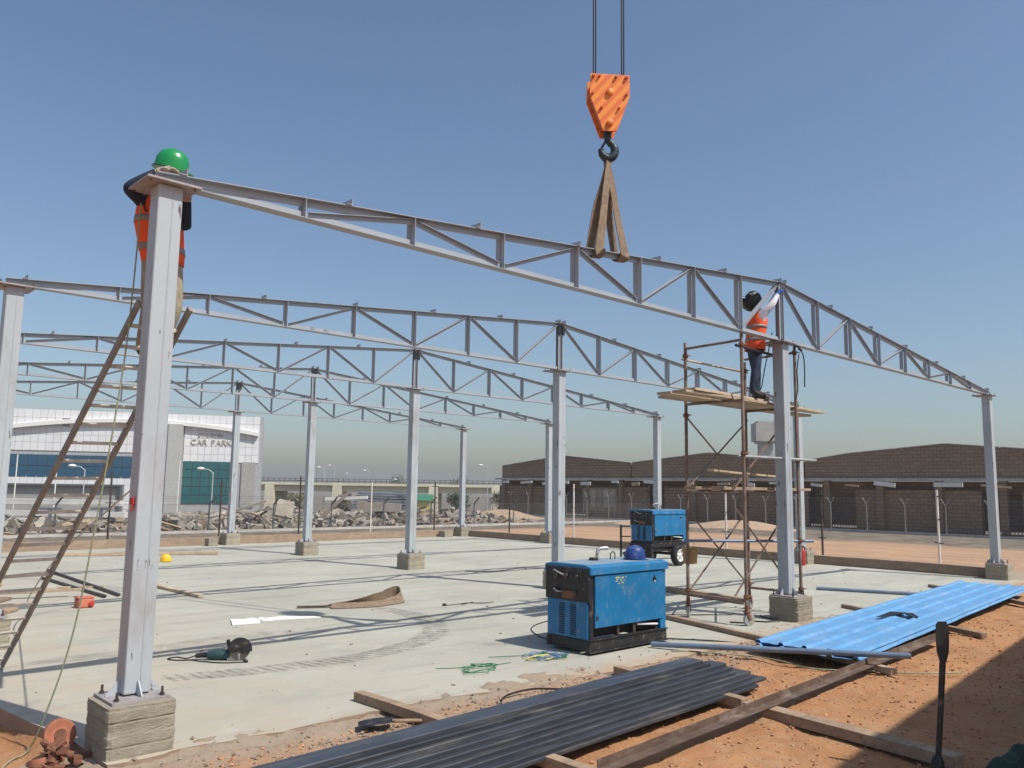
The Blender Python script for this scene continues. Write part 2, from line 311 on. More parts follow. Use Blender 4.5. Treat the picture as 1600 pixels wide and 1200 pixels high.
# ---------------------------------------------------------------- mesh helpers
class B:
    def __init__(s): s.v = []; s.f = []; s.mi = []; s.cur = 0
    def add(s, vs_, fs):
        o = len(s.v); s.v += [tuple(p) for p in vs_]; s.f += [tuple(i + o for i in f) for f in fs]; s.mi += [s.cur] * len(fs); return s
    def box(s, cx, cy, cz, sx, sy, sz, rz=0, rot=None):
        pts = [(x * sx / 2, y * sy / 2, z * sz / 2) for z in (-1, 1) for y in (-1, 1) for x in (-1, 1)]
        m = rot if rot is not None else Matrix.Rotation(rz, 3, 'Z')
        pts = [m @ Vector(p) + Vector((cx, cy, cz)) for p in pts]
        return s.add(pts, [(0, 2, 3, 1), (4, 5, 7, 6), (0, 1, 5, 4), (2, 6, 7, 3), (0, 4, 6, 2), (1, 3, 7, 5)])
    def frame(s, p0, p1, up=(0, 0, 1)):
        p0 = Vector(p0); p1 = Vector(p1); d = (p1 - p0).normalized(); u = Vector(up)
        if abs(d.dot(u.normalized())) > .999: u = Vector((1, 0, 0))
        sd_ = u.cross(d).normalized(); u2 = d.cross(sd_).normalized(); return p0, p1, sd_, u2
    def prof(s, p0, p1, profile, up=(0, 0, 1), cap=True):
        p0, p1, a, u = s.frame(p0, p1, up); n = len(profile)
        pts = [p0 + a * x + u * y for x, y in profile] + [p1 + a * x + u * y for x, y in profile]
        fs = [(i, (i + 1) % n, n + (i + 1) % n, n + i) for i in range(n)]
        if cap: fs += [tuple(range(n - 1, -1, -1)), tuple(range(n, 2 * n))]
        return s.add(pts, fs)
    def bar(s, p0, p1, w, h, up=(0, 0, 1)):
        return s.prof(p0, p1, [(-w / 2, -h / 2), (w / 2, -h / 2), (w / 2, h / 2), (-w / 2, h / 2)], up)
    def tube(s, pts, r, n=8, cap=True):
        pts = [Vector(p) for p in pts]; rs = r if isinstance(r, (list, tuple)) else [r] * len(pts)
        ring = []; prev = None
        for i, p in enumerate(pts):
            d = (pts[min(i + 1, len(pts) - 1)] - pts[max(i - 1, 0)]).normalized()
            if prev is None:
                a = d.orthogonal().normalized()
            else:
                a = (prev - d * prev.dot(d))
                a = a.normalized() if a.length > 1e-6 else d.orthogonal().normalized()
            prev = a; bb = d.cross(a)
            ring.append([p + (a * cos(2 * pi * k / n) + bb * sin(2 * pi * k / n)) * rs[i] for k in range(n)])
        vs_ = [q for rg in ring for q in rg]; fs = []
        for i in range(len(pts) - 1):
            for k in range(n):
                fs.append((i * n + k, i * n + (k + 1) % n, (i + 1) * n + (k + 1) % n, (i + 1) * n + k))
        if cap: fs += [tuple(range(n - 1, -1, -1)), tuple((len(pts) - 1) * n + k for k in range(n))]
        return s.add(vs_, fs)
    def lathe(s, prof, n=16, o=(0, 0, 0), ax=(0, 0, 1), cap=True):
        o = Vector(o); ax = Vector(ax).normalized(); a = ax.orthogonal().normalized(); bb = ax.cross(a); vs_ = []; fs = []
        for r, z in prof: vs_ += [o + ax * z + (a * cos(2 * pi * k / n) + bb * sin(2 * pi * k / n)) * r for k in range(n)]
        for i in range(len(prof) - 1):
            for k in range(n): fs.append((i * n + k, i * n + (k + 1) % n, (i + 1) * n + (k + 1) % n, (i + 1) * n + k))
        if cap: fs += [tuple(range(n - 1, -1, -1)), tuple((len(prof) - 1) * n + k for k in range(n))]
        return s.add(vs_, fs)
    def rings(s, rgs, cap=True, closed=True):
        n = len(rgs[0]); vs_ = [q for r in rgs for q in r]; fs = []
        for i in range(len(rgs) - 1):
            for k in range(n if closed else n - 1): fs.append((i * n + k, i * n + (k + 1) % n, (i + 1) * n + (k + 1) % n, (i + 1) * n + k))
        if cap and closed: fs += [tuple(range(n - 1, -1, -1)), tuple((len(rgs) - 1) * n + k for k in range(n))]
        return s.add(vs_, fs)
    def mesh(s, name, mats, smooth=False, off=None):
        me = bpy.data.meshes.new(name)
        vv = s.v if off is None else [tuple(off @ Vector(p)) for p in s.v]
        me.from_pydata(vv, [], s.f)
        if isinstance(mats, str): mats = [mats]
        for m in mats: me.materials.append(_M[m])
        if len(mats) > 1: me.polygons.foreach_set('material_index', s.mi)
        if smooth: me.polygons.foreach_set('use_smooth', [True] * len(me.polygons))
        me.validate(); me.update(); return me
    def out(s, name, mats, parent=None, smooth=False, world=False, bevel=0, label=None, cat=None, group=None, kind=None, solid=0):
        """parent given: a part (local coordinates, or world ones if world). No parent: a top-level mesh, origin at its base."""
        off = None; loc = None
        if parent is not None and world: off = WM[parent.name].inverted()
        if parent is None:
            n = len(s.v); c = Vector((sum(p[0] for p in s.v) / n, sum(p[1] for p in s.v) / n, min(p[2] for p in s.v)))
            if kind in ('structure',): c = Vector((0, 0, 0))
            off = Matrix.Translation(-c); loc = c
        me = s.mesh(name, mats, smooth, off); o = bpy.data.objects.new(name, me); COL.objects.link(o)
        if loc is not None: o.location = loc
        if parent is not None: o.parent = parent; WM[o.name] = WM[parent.name]
        else: WM[o.name] = Matrix.Translation(loc)
        if bevel:
            md = o.modifiers.new('bevel', 'BEVEL'); md.width = bevel; md.segments = 2; md.limit_method = 'ANGLE'; md.angle_limit = radians(40)
        if solid:
            md = o.modifiers.new('solid', 'SOLIDIFY'); md.thickness = solid; md.offset = 0
        if smooth:
            try: me.set_sharp_from_angle(angle=radians(48))
            except Exception: pass
        tag(o, label, cat, group, kind); return o
WM = {}
def tag(o, label=None, cat=None, group=None, kind=None):
    if label: o['label'] = label
    if cat: o['category'] = cat
    if cat and not kind: o['kind'] = 'thing'
    if group: o['group'] = group
    if kind: o['kind'] = kind
    return o
def thing(name, label, cat, loc=(0, 0, 0), rz=0, group=None):
    o = bpy.data.objects.new(name, None); COL.objects.link(o); o.location = loc; o.rotation_euler = (0, 0, rz); o.empty_display_size = .2
    WM[o.name] = Matrix.Translation(Vector(loc)) @ Matrix.Rotation(rz, 4, 'Z')
    return tag(o, label, cat, group)
def dup(root, loc, rz, label, group=None, skip=()):
    c = root.copy(); COL.objects.link(c); c.location = loc; c.rotation_euler = (0, 0, rz); c['label'] = label
    if group: c['group'] = group
    WM[c.name] = Matrix.Translation(Vector(loc)) @ Matrix.Rotation(rz, 4, 'Z')
    for ch in list(KIDS(root)):
        if ch.name.split('.')[0] in skip: continue
        d = ch.copy(); COL.objects.link(d); d.parent = c
        for g in list(KIDS(ch)):
            e = g.copy(); COL.objects.link(e); e.parent = d
    return c
def KIDS(o): return [c for c in bpy.data.objects if c.parent == o]
def same(o, parent, loc=(0, 0, 0), rot=(0, 0, 0), scale=(1, 1, 1)):
    c = o.copy(); COL.objects.link(c); c.parent = parent; c.location = loc; c.rotation_euler = rot; c.scale = scale; return c
def curve_pts(ctrl, n=8):
    P = [Vector(p) for p in ctrl]; out = []
    for i in range(len(P) - 1):
        a = P[max(i - 1, 0)]; b = P[i]; c = P[i + 1]; d = P[min(i + 2, len(P) - 1)]
        for k in range(n):
            t = k / n
            out.append(.5 * ((2 * b) + (c - a) * t + (2 * a - 5 * b + 4 * c - d) * t * t + (3 * b - a - 3 * c + d) * t ** 3))
    out.append(P[-1]); return out
# ---------------------------------------------------------------- ground, slab, plinth
HP = 0.36; HC = 4.057; ZC = HP + HC + .02      # pedestal top, column height, top of the cap plates
def sm(t): t = max(0., min(1., t)); return t * t * (3 - 2 * t)
def gz(x, y):
    z = -.05 + .035 * noise.noise((x * .9, y * .9, 0)) + .022 * noise.noise((x * 3.1, y * 3.1, 4)) + .017 * noise.noise((x * 7, y * 7, 8)) + .010 * noise.noise((x * 17, y * 17, 1))
    if x < -.3 and y > -.4: z -= .12 * sm((-.3 - x) / .25)
    if y < -2.2: z -= .05 * sm((-2.2 - y) / 1.5)
    if -1.6 < y < 0 and x > -.6: z += (.036 + .022 * noise.noise((x * 7, y * 7, 12)) + .016 * noise.noise((x * 17, y * 17, 2))) * sm((y + 1.6) / .7)
    if -.25 < x < 20.4 and -.25 < y < 20.4: z = min(z, .01) - .13 * sm((min(y, x) + .25) / .2)
    d = sqrt((x - 10) ** 2 + (y - 10) ** 2)
    if d > 22: z += .10 * noise.noise((x * .12, y * .12, 2)) * sm((d - 22) / 20)
    z -= 3.6 * sm((y - 48) / 45)
    if x > 60: z -= 2.0 * sm((x - 60) / 60)
    return z
def axis(segs):
    out = [segs[0][0]]
    for a, b, st in segs:
        n = max(1, round((b - a) / st)); out += [a + (b - a) * (i + 1) / n for i in range(n)]
    return out
xs = axis([(-700, -200, 250), (-200, -40, 32), (-40, -4, 4), (-4, -1.5, .25), (-1.5, 11, .055), (11, 18, .14), (18, 60, 1.2), (60, 200, 14), (200, 1100, 300)])
ys = axis([(-700, -200, 250), (-200, -30, 34), (-30, -7, 2.3), (-7, -5, .25), (-5, .6, .055), (.6, 3, .12), (3, 48, 1.2), (48, 110, 5), (110, 250, 20), (250, 1100, 283)])
b = B(); nx = len(xs)
vv = [(x, y, gz(x, y)) for y in ys for x in xs]
ff = [(j * nx + i, j * nx + i + 1, (j + 1) * nx + i + 1, (j + 1) * nx + i) for j in range(len(ys) - 1) for i in range(nx - 1)]
b.add(vv, ff); ground = b.out('ground', 'soil', smooth=True, kind='structure')

edge = []
x = -.28
rr = random.Random(5)
while x < 20.35:                     # ragged front edge
    yb = -.40 - .30 * sm((x - 2) / 3) + .10 * noise.noise((x * 1.3, 0, 3)) + .05 * noise.noise((x * 6, 1, 3))
    edge.append((x, yb + rr.uniform(-.012, .012))); x += rr.uniform(.05, .14)
edge += [(20.12, -.5), (20.12, 20.12), (-.9, 20.12), (-.85, 8), (-.78, 4), (-.50, 1.9), (-.40, 1.1), (-.34, .75), (-.29, .3)]
edge = [e for e in edge if e[0] <= 20.12]
b = B(); n = len(edge)
b.add([(x, y, 0) for x, y in edge] + [(x, y, -.24) for x, y in edge], [tuple(range(n))] + [(i + n, (i + 1) % n + n, (i + 1) % n, i) for i in range(n)])
b.mi = [0] + [1] * n; slab = b.out('concrete_slab', ['slab_concrete', 'plinth'], kind='structure')
# tyre print that curves over the slab: two rows of tread lugs
ctrl = [(1.00, 2.02), (1.55, 1.86), (2.30, 1.72), (3.10, 1.68), (3.95, 1.90), (4.75, 2.35), (5.35, 3.15), (5.62, 4.1), (5.60, 5.0)]
P = curve_pts([(x, y, 0) for x, y in ctrl], 14); b = B(); acc = 0
for i in range(len(P) - 1):
    d = (P[i + 1] - P[i]); acc += d.length
    if acc < .095: continue
    acc = 0; d.normalize(); s_ = Vector((-d.y, d.x, 0))
    for sg in (1,):
        q = P[i] - s_ * .17 + d * .05; e = P[i] + s_ * .17 - d * .05; w = d * .028
        b.add([(p.x, p.y, .004) for p in (q - w, q + w, e + w, e - w)], [(0, 1, 2, 3)])
b.out('tyre_mark', 'tyre_dirt', slab)
b = B(); rg = []
for i in range(len(P)):
    d = (P[min(i + 1, len(P) - 1)] - P[max(i - 1, 0)]).normalized(); s_ = Vector((-d.y, d.x, 0)); w = (.20 + .05 * noise.noise((i * .3, 0, 0))) * (.15 + .85 * sm(i / 16)) * (.3 + .7 * sm((len(P) - i) / 14)); rg.append([P[i] - s_ * w + Vector((0, 0, .002)), P[i] + s_ * w + Vector((0, 0, .002))])
b.rings(rg, cap=False, closed=False); b.out('tyre_smudge', 'tyre_smudge', slab)
b = B(); rg = []
for i in range(30):
    p = Vector((-.3 + i * .17, 3.55 + .012 * i + .05 * sin(i * .5), .002)); w = .17 * (.1 + .9 * sm(i / 6)) * (.1 + .9 * sm((29 - i) / 10)); rg.append([p - Vector((0, w, 0)), p + Vector((0, w, 0))])
b.rings(rg, cap=False, closed=False); b.out('tyre_smudge', 'tyre_smudge', slab)
# low plinth beams between the far columns
def plinth(p0, p1, h, name='plinth_beam'):
    bb = B(); n = 40; p0 = Vector(p0); p1 = Vector(p1); d = (p1 - p0); L = d.length; d.normalize(); s_ = Vector((-d.y, d.x, 0)); rg = []
    for i in range(n + 1):
        p = p0 + d * L * i / n; hh = h + .018 * noise.noise((p.x * 1.1, p.y * 1.1, 5)); ww = .13 + .008 * noise.noise((p.x * 3, p.y * 3, 9))
        rg.append([p + s_ * ww + Vector((0, 0, -.2)), p + s_ * ww + Vector((0, 0, hh)), p - s_ * ww + Vector((0, 0, hh)), p - s_ * ww + Vector((0, 0, -.2))])
    bb.rings(rg); return bb.out(name, 'plinth', kind='structure')
plinth((20.25, -.1, 0), (20.25, 20.12, 0), .24); plinth((-1.2, 20.27, 0), (20.4, 20.27, 0), .25)

# loose stones and clods along the slab edge
def stones(name, mat, n, place, smin, smax, label, cat):
    bb = B(); r = random.Random(hash(name) % 1000 + 3)
    for _ in range(n):
        x, y = place(r); s_ = smin + (smax - smin) * r.random() ** 3; z = gz(x, y)
        if y > -.42 and x > -.25: z = .002
        pts = [Vector(p) * s_ * r.uniform(.6, 1.15) for p in ((1, 0, 0), (-1, 0, 0), (0, 1, 0), (0, -1, 0), (0, 0, .75), (0, 0, -.6))]
        rot = Matrix.Rotation(r.uniform(0, 6.3), 3, Vector((r.random() - .5, r.random() - .5, 1)).normalized())
        bb.add([rot @ p + Vector((x, y, z + s_ * .25)) for p in pts], [(0, 2, 4), (2, 1, 4), (1, 3, 4), (3, 0, 4), (2, 0, 5), (1, 2, 5), (3, 1, 5), (0, 3, 5)])
    return bb.out(name, mat, label=label, cat=cat, kind='stuff')
M('stone_grey', (.265, .215, .165), .9, var=.35, scale=9); M('clod', (.42, .225, .125), .95, var=.35, scale=9)
random.seed(3)
stones('gravel', 'stone_grey', 4200, lambda r: (r.uniform(-1.6, 11), -.80 - .25 * sm(r.uniform(0, 2)) + r.gauss(0, .24)), .004, .026, 'grey cement crumbs and gravel strewn along the front slab edge', 'gravel')
stones('soil_clods', 'clod', 11000, lambda r: (r.uniform(-1.6, 13), r.uniform(-4.8, -.7)), .003, .026, 'reddish soil clods and pebbles scattered over the bare ground', 'soil')

# ---------------------------------------------------------------- pedestals and columns
def pedestal_mesh(seed):
    bb = B(); rg = []; zs = [-.25] + [-.02 + .0125 * k for k in range(30)] + [HP - .006, HP]; zs = [z for z in zs if z <= HP]
    bz = [.083 + .006 * sin(seed), .172, .263 - .005 * cos(seed * 2)]; bo = [.0, .002, -.002, .001]
    for z in zs:
        ring = []
        for k in range(48):
            side, t = divmod(k, 12); t = t / 12 * 2 - 1; x, y = ((t, -1), (1, t), (-t, 1), (-1, -t))[side]
            e = .25 + .004 * noise.noise((x * 2 + seed, y * 2, z * 9)) + .0035 * noise.noise((x * 9, y * 9 + seed, z * 26)) + bo[sum(z > q for q in bz)]
            for q in bz:
                g = abs(z - q - .004 * noise.noise((x * 3, y * 3, q * 50 + seed)))
                if g < .0065: e -= .009 * max(0, .45 + noise.noise((x * 2.5 + q * 30, y * 2.5, seed)))
            cr = max(0, abs(t) - .93) / .07 if abs(t) > .93 else 0
            e -= .010 * cr * (1 + noise.noise((x * 7, y * 7, z * 22 + seed)))
            zz = z
            if z > HP - .02: e -= .012 * max(0, .3 + noise.noise((x * 6, y * 6, seed * 3.1))); zz += .004 * noise.noise((x * 5, y * 5, 3))
            ring.append(Vector((x * e, y * e, zz)))
        rg.append(ring)
    bb.rings(rg); return bb
PED = [pedestal_mesh(i).mesh('concrete_pedestal', 'pedestal') for i in range(5)]
def column_proto():
    t = thing('steel_column', 'x', 'column', (0, 0, 0))
    bb = B(); bb.box(0, 0, .02 + HC / 2 - .01, .2, .19, HC - .02 - .02); bb.out('shaft', 'steel_paint', t, bevel=.012)
    bb = B(); bb.box(.018, -.0955, HC / 2, .009, .003, HC - .1); bb.box(.018, .0955, HC / 2, .009, .003, HC - .1); bb.out('weld_seam', 'weld_paint', t)
    bb = B(); bb.box(-.02, -.04, .0105, .42, .42, .019); bb.out('base_plate', 'plate_rusty', t)
    bb = B(); bb.box(.0, .05, HC + .0, .44, .46, .018); bb.out('cap_plate', 'plate_rusty', t)
    for (x, y, a) in ((.0, -.095, -pi / 2), (0, .095, pi / 2), (.1, 0, 0), (-.1, 0, pi)):
        g = B(); m = Matrix.Rotation(a, 3, 'Z'); pts = [(0, -.005, .02), (.10, -.005, .02), (.10, -.005, .035), (.012, -.005, .13), (0, -.005, .13)]
        pp = [m @ Vector(p) + Vector((x, y, 0)) for p in pts] + [m @ (Vector(p) + Vector((0, .01, 0))) + Vector((x, y, 0)) for p in pts]
        g.add(pp, [(0, 1, 2, 3, 4), (9, 8, 7, 6, 5)] + [(i, i + 5, (i + 1) % 5 + 5, (i + 1) % 5) for i in range(5)])
        g.out('gusset', 'steel_paint', t)
    for x in (-.185, .145):
        for y in (-.205, .125):
            g = B(); g.tube([(x, y, .02), (x, y, .085)], .010, 8); g.tube([(x, y, .02), (x, y, .04)], .018, 6); g.out('anchor_bolt', 'bolt', t, smooth=False)
    for x in (-.18, .18):
        for y in (-.13, .23):
            g = B(); g.tube([(x, y, HC - .02), (x, y, HC + .05)], .008, 8); g.tube([(x, y, HC + .009), (x, y, HC + .025)], .015, 6); g.out('cap_bolt', 'bolt', t)
    return t
names_f = ['front', 'second', 'third', 'fourth', 'rearmost']
row = ['left row', 'middle row', 'right row']
lab_c = {(0, 0): 'tall near grey steel column with the green-helmeted worker behind its top', (1, 0): 'grey steel column beside the scaffold, under the ridge of the front truss',
         (2, 0): 'grey steel column at the far right end of the front truss', (0, 1): 'grey steel column cut by the left picture edge, under the second truss',
         (1, 1): 'grey steel column rising behind the near blue welding machine', (2, 1): 'grey steel column seen just behind the scaffold and the front middle column',
         (1, 2): 'grey steel column in the open slab under the third truss ridge', (2, 2): 'grey steel column right behind the wheeled blue welding machine',
         (1, 3): 'grey steel column under the fourth truss ridge, left of the third truss column', (2, 3): 'far grey steel column close left of the column behind the near welder',
         (1, 4): 'far grey steel column in front of the white station building', (2, 4): 'far grey steel column at the back corner of the plinth, in front of the flyover'}
cp = column_proto(); used = False
for j in range(5):
    for i in range(3):
        X, Y = 10. * i, 5. * j
        lb = lab_c.get((i, j), 'grey steel column of the left row under the %s truss, outside the frame' % names_f[j])
        if not used: cp.location = (X, Y, HP); cp['label'] = lb; cp['group'] = 'portal columns'; WM[cp.name] = Matrix.Translation((X, Y, HP)); used = True
        else: dup(cp, (X, Y, HP), 0, lb, 'portal columns')
        o = bpy.data.objects.new('concrete_pedestal', PED[(i * 2 + j) % 5]); COL.objects.link(o); o.location = (X - .03, Y - .08, 0)
        tag(o, ' '.join(('concrete pedestal under the ' + lb.replace('grey steel ', '').replace('steel ', '')).split()[:16]), 'pedestal', 'column pedestals')
        WM[o.name] = Matrix.Translation(o.location)
stub = B(); stub.box(0, 0, .12, .42, .40, .24); stub.out('concrete_block', 'pedestal', bevel=.01, label='small concrete block beside the far back corner pedestal', cat='concrete block').location = (19.05, 19.85, 0)
stub = B(); stub.box(0, 0, .12, .3, .3, .24); stub.out('concrete_block', 'pedestal', bevel=.01, label='small concrete block left of the pedestal before the station building', cat='concrete block').location = (9.25, 20.0 - .25, 0)

# ---------------------------------------------------------------- roof trusses
TH = .082                                   # chord depth
def ztop(x): return TH + (5.435 - 4.52) * (1 - abs(x - 10) / 10) + .0
Tsec = lambda w, h, t, q=1.3: [(-w / 2, 0), (w / 2, 0), (w / 2, t), (t * q, t), (t * q, h), (-t * q, h), (-t * q, t), (-w / 2, t)]
def truss_proto():
    t = thing('roof_truss', 'x', 'truss', (0, 0, ZC))
    for sg in (0, 1):
        a, c = ((-.1, 9.995), (20.1, 10.005))[sg]
        bb = B(); bb.prof((a, 0, 0), (c, 0, 0), Tsec(.13, .072, .007)); bb.out('bottom_chord', 'truss_paint', t)
        bb = B(); s = Tsec(.136, .072, .0075, 1.7); s = [(x, -y) for x, y in s][::-1]
        bb.prof((a, 0, ztop(0) - .009), (c, 0, ztop(10)), s); bb.out('top_chord', 'truss_paint', t)
    def vert(x):
        bb = B(); z0 = .012; z1 = ztop(x) - .015
        for s in (-1, 1):
            ln = .03
            bb.box(x + .002, s * .014, (z0 + z1) / 2, ln, .006, z1 - z0)
            bb.box(x - ln / 2 + .005, s * (.018 + .027), (z0 + z1) / 2, .006, .054, z1 - z0)
        bb.out('vertical', 'truss_paint', t)
    for k in range(1, 8): vert(1.25 * k); vert(20 - 1.25 * k)
    bb = B()
    for s in (-1, 1):
        bb.box(10 + s * .05, -.034, ztop(10) / 2 - .01, .05, .006, ztop(10) - .06); bb.box(10 + s * .05, .034, ztop(10) / 2 - .01, .05, .006, ztop(10) - .06)
        bb.box(10 + s * .028, 0, ztop(10) / 2 - .01, .007, .12, ztop(10) - .05)
    bb.out('ridge_post', 'truss_paint', t)
    def diag(xa, za, xb, zb):
        bb = B(); s = Tsec(.085, .05, .0055); bb.prof((xa, 0, za), (xb, 0, zb), [(x, .025 - y) for x, y in s][::-1]); bb.out('diagonal', 'truss_paint', t)
    for mir in (0, 1):
        f = (lambda x: 20 - x) if mir else (lambda x: x)
        for k in range(1, 8):
            xa, xb = 1.25 * k, 1.25 * (k + 1)
            if k % 2: p, q = (xa + .05, .05), (xb - .05, ztop(xb) - .05)
            else: p, q = (xa + .05, ztop(xa) - .05), (xb - .05, .055)
            diag(f(p[0]), p[1], f(q[0]), q[1])
    for x in [10 - .08 - 1.645 * k for k in range(6)] + [10 + .08 + 1.645 * k for k in range(6)] + [.1, 19.9]:
        sg = 1 if x < 10 else -1
        bb = B(); z = ztop(x)
        bb.prof((x, -.085, z + .001), (x, .085, z + .001), [(-.03, 0), (.03, 0), (.03, .006), (-.024, .006), (-.024, .062), (-.03, .062)]); bb.out('purlin_cleat', 'truss_paint', t)
    return t
tp = truss_proto()
lab_t = ['grey steel front truss hanging in the brown crane slings', 'grey steel truss second from the front, its ridge on the column behind the welder',
         'grey steel truss third from the front', 'grey steel truss fourth from the front', 'rearmost grey steel truss, its left half before the white building']
for j in range(5):
    if j == 0: tp['label'] = lab_t[0]; tp['group'] = 'roof trusses'; T1 = tp
    else:
        t = dup(tp, (0, 5. * j, ZC), 0, lab_t[j], 'roof trusses')
        for s in (-1, 1):       # bolted splice plates at the ridge
            bb = B(); bb.box(10 + s * .055, -.05, ztop(10) - .15, .075, .02, .22); bb.out('splice_plate', 'black_paint', t)
# ---------------------------------------------------------------- brick warehouse on the right, seen in its own shade
bw = thing('brick_warehouse', 'long unfinished brown brick building with low gables behind the right-hand fence', 'building', (46, 20, 0))
def gable(pts, y_):   # pts: list of (y,z) along the top, clockwise; prism 0.3 thick
    bb = B(); n = len(pts)
    lo = [(46.0, p[0], 2.86) for p in pts]; hi = [(46.0, p[0], p[1]) for p in pts]; d = Vector((.35, 0, 0))
    v = [Vector(p) for p in lo + hi]; v2 = [p + d for p in v]; fs = []
    for i in range(n - 1):
        fs.append((i, i + 1, n + i + 1, n + i)); fs.append((2 * n + n + i, 2 * n + n + i + 1, 2 * n + i + 1, 2 * n + i))
        fs.append((n + i, n + i + 1, 3 * n + i + 1, 3 * n + i))
    fs += [(0, n, 3 * n, 2 * n), (n - 1, 3 * n - 1, 4 * n - 1, 2 * n - 1)]
    bb.add(v + v2, fs); return bb.out('gable_wall', 'brick_far', bw, world=True)
gab = [[(45.8, 3.88), (38.7, 4.63), (31.85, 3.98)], [(31.75, 3.98), (25.2, 4.56), (18.35, 3.94)], [(18.25, 3.94), (15.5, 4.32), (10.1, 4.74), (2.0, 3.95)], [(1.9, 3.95), (-6, 4.7), (-14, 3.9)]]
for k, g in enumerate(gab):
    gable(g, k)
    for i in range(len(g) - 1):
        (ya, za), (yb, zb) = g[i], g[i + 1]; nn = max(1, round(abs(ya - yb) / 2.4))
        for q in range(nn):
            bb = B(); t0, t1 = q / nn + .004, (q + 1) / nn - .004
            bb.bar((46.17, ya + (yb - ya) * t0, za + (zb - za) * t0 + .025), (46.17, ya + (yb - ya) * t1, za + (zb - za) * t1 + .025), .42, .045)
            bb.out('coping_stone', 'coping', bw, world=True)
bb = B(); bb.box(45.85, 15.9, 2.79, 1.0, 60.2, .14); bb.out('canopy_slab', 'coping', bw, world=True)
bb = B(); bb.box(47.0, 15.9, 1.4, 1.0, 59.6, 2.6); bb.out('inner_wall', 'brick_far', bw, world=True)
rr = random.Random(21)
segs = [(45.7, 38.2), (36.0, 30.0), (28.6, 17.9), (15.0, 8.3), (6.4, -13)]
for a, c in segs:
    bb = B(); bb.box(45.75, (a + c) / 2, 1.0, .25, abs(a - c), 2.45); bb.out('front_wall', 'brick_far', bw, world=True)
y = 45
while y > -13:
    bb = B(); bb.box(45.55, y, 1.35, .32, .36, 2.74); bb.out('pillar', 'brick_far', bw, world=True); y -= 3.15
y = 44.5
while y > -12:        # pale shuttering boards left under the canopy
    w = rr.uniform(.5, 1.5); bb = B(); bb.box(45.2, y, 2.5 + rr.uniform(-.08, .08), .06, w, rr.uniform(.1, .26), rot=Matrix.Rotation(rr.uniform(-.12, .12), 3, 'X')); bb.out('shuttering_board', 'debris_white' if rr.random() < .6 else 'wood_pale', bw, world=True); y -= w + rr.uniform(.4, 2.2)
def grille(y0, y1, z1):
    bb = B(); n = int(abs(y1 - y0) / .16)
    for i in range(n + 1): bb.box(45.6, y0 + (y1 - y0) * i / n, z1 / 2, .03, .03, z1)
    for z in (.15, z1 * .5, z1 - .05): bb.box(45.62, (y0 + y1) / 2, z, .03, abs(y1 - y0), .04)
    bb.out('gate_grille', 'old_post', bw, world=True)
grille(17.8, 15.1, 1.7); grille(8.2, 6.5, 1.7); grille(37.9, 36.2, 1.6)
bb = B(); bb.box(45.5, 34.4, 1.25, .12, 3.4, 1.7); bb.out('whitewashed_panel', 'plinth', bw, world=True)
for y0 in (33.1, 33.75, 34.4, 35.05, 35.7):
    bb = B(); bb.box(45.43, y0, 1.35, .03, .5, 1.3); bb.out('panel_strip', 'debris_pale', bw, world=True)

# ---------------------------------------------------------------- white station building on the left
SO = Vector((14.815, 75.446, 0)); SU = Vector((.891, -.453, 0)).normalized(); SNm = Vector((-.453, -.891, 0)).normalized()
srz = atan2(SU.y, SU.x)
st = thing('station_building', 'white panelled station building with blue glass and arched canopy at left', 'building', tuple(SO), srz)
# local axes: x along the facade, -y toward the site
bb = B(); bb.box(8.3, 6, 1.9, 26.2, 11.6, 12.8); bb.out('core_wall', 'bldg_joint', st)
pm = B(); pm.box(0, 0, 0, .575, .06, .70); pmesh = pm.mesh('wall_panel', 'bldg_white')
open_ = [(-.4, 11.1, 2.33, 4.4), (-1, 9.6, -2, 1.75), (14.5, 19.2, -3, 4.15), (13.2, 14.5, -3, 7.3), (19.6, 20.9, -3, 4.1)]
def arch(s): return 6.30 + 1.02 * (1 - ((s - 10.6) / 11.2) ** 2)
cnt = 0; rest = B()
for iy in range(13):
    for ix in range(44):
        s = -4.5 + .595 * ix + .2975; z = 7.92 - .72 * iy
        if s > 21.3: continue
        if any(a - .05 < s < c + .05 and z0 - .02 < z < z1 + .02 for a, c, z0, z1 in open_): continue
        if -.6 < s < 21.2 and abs(z - arch(s) - .15) < .02: continue
        if z > -1 and s > -2.6 and cnt < 298:
            o = bpy.data.objects.new('wall_panel', pmesh); COL.objects.link(o); o.parent = st; o.location = (s, .17, z); cnt += 1
        else: rest.box(s, .17, z, .575, .06, .70)
o = rest.out('wall_cladding', 'bldg_white', st); o['kind'] = 'stuff'
rg = []
for k in range(33):        # the arched canopy band
    s = -.4 + 21.4 * k / 32; z = arch(s); rg.append([Vector((s, .15, z)), Vector((s, -.28, z + .02)), Vector((s, -.28, z + .36)), Vector((s, .15, z + .42))])
bb = B(); bb.rings(rg); bb.out('arched_canopy', 'bldg_trim', st)
bb = B(); bb.box(13.85, -.35, 2.2, 1.2, 1.0, 10.2); bb.out('pier', 'bldg_grey', st)
def glazing(s0, s1, z0, z1, nx_, nz, mat):
    w = (s1 - s0) / nx_; h = (z1 - z0) / nz
    g = B(); g.box(0, 0, 0, w - .05, .04, h - .05); gm = g.mesh('pane', mat)
    fr_ = B(); fr_.box((s0 + s1) / 2, .17, (z0 + z1) / 2, s1 - s0, .04, z1 - z0); win = fr_.out('window', 'old_post', st)
    for i in range(nx_):
        for k in range(nz):
            o = bpy.data.objects.new('pane', gm); COL.objects.link(o); o.parent = win; o.location = (s0 + w * (i + .5), .13, z0 + h * (k + .5))
glazing(-.3, 11.0, 2.38, 4.34, 15, 2, 'glass_blue'); glazing(14.6, 19.1, .2, 4.06, 6, 5, 'glass_teal')
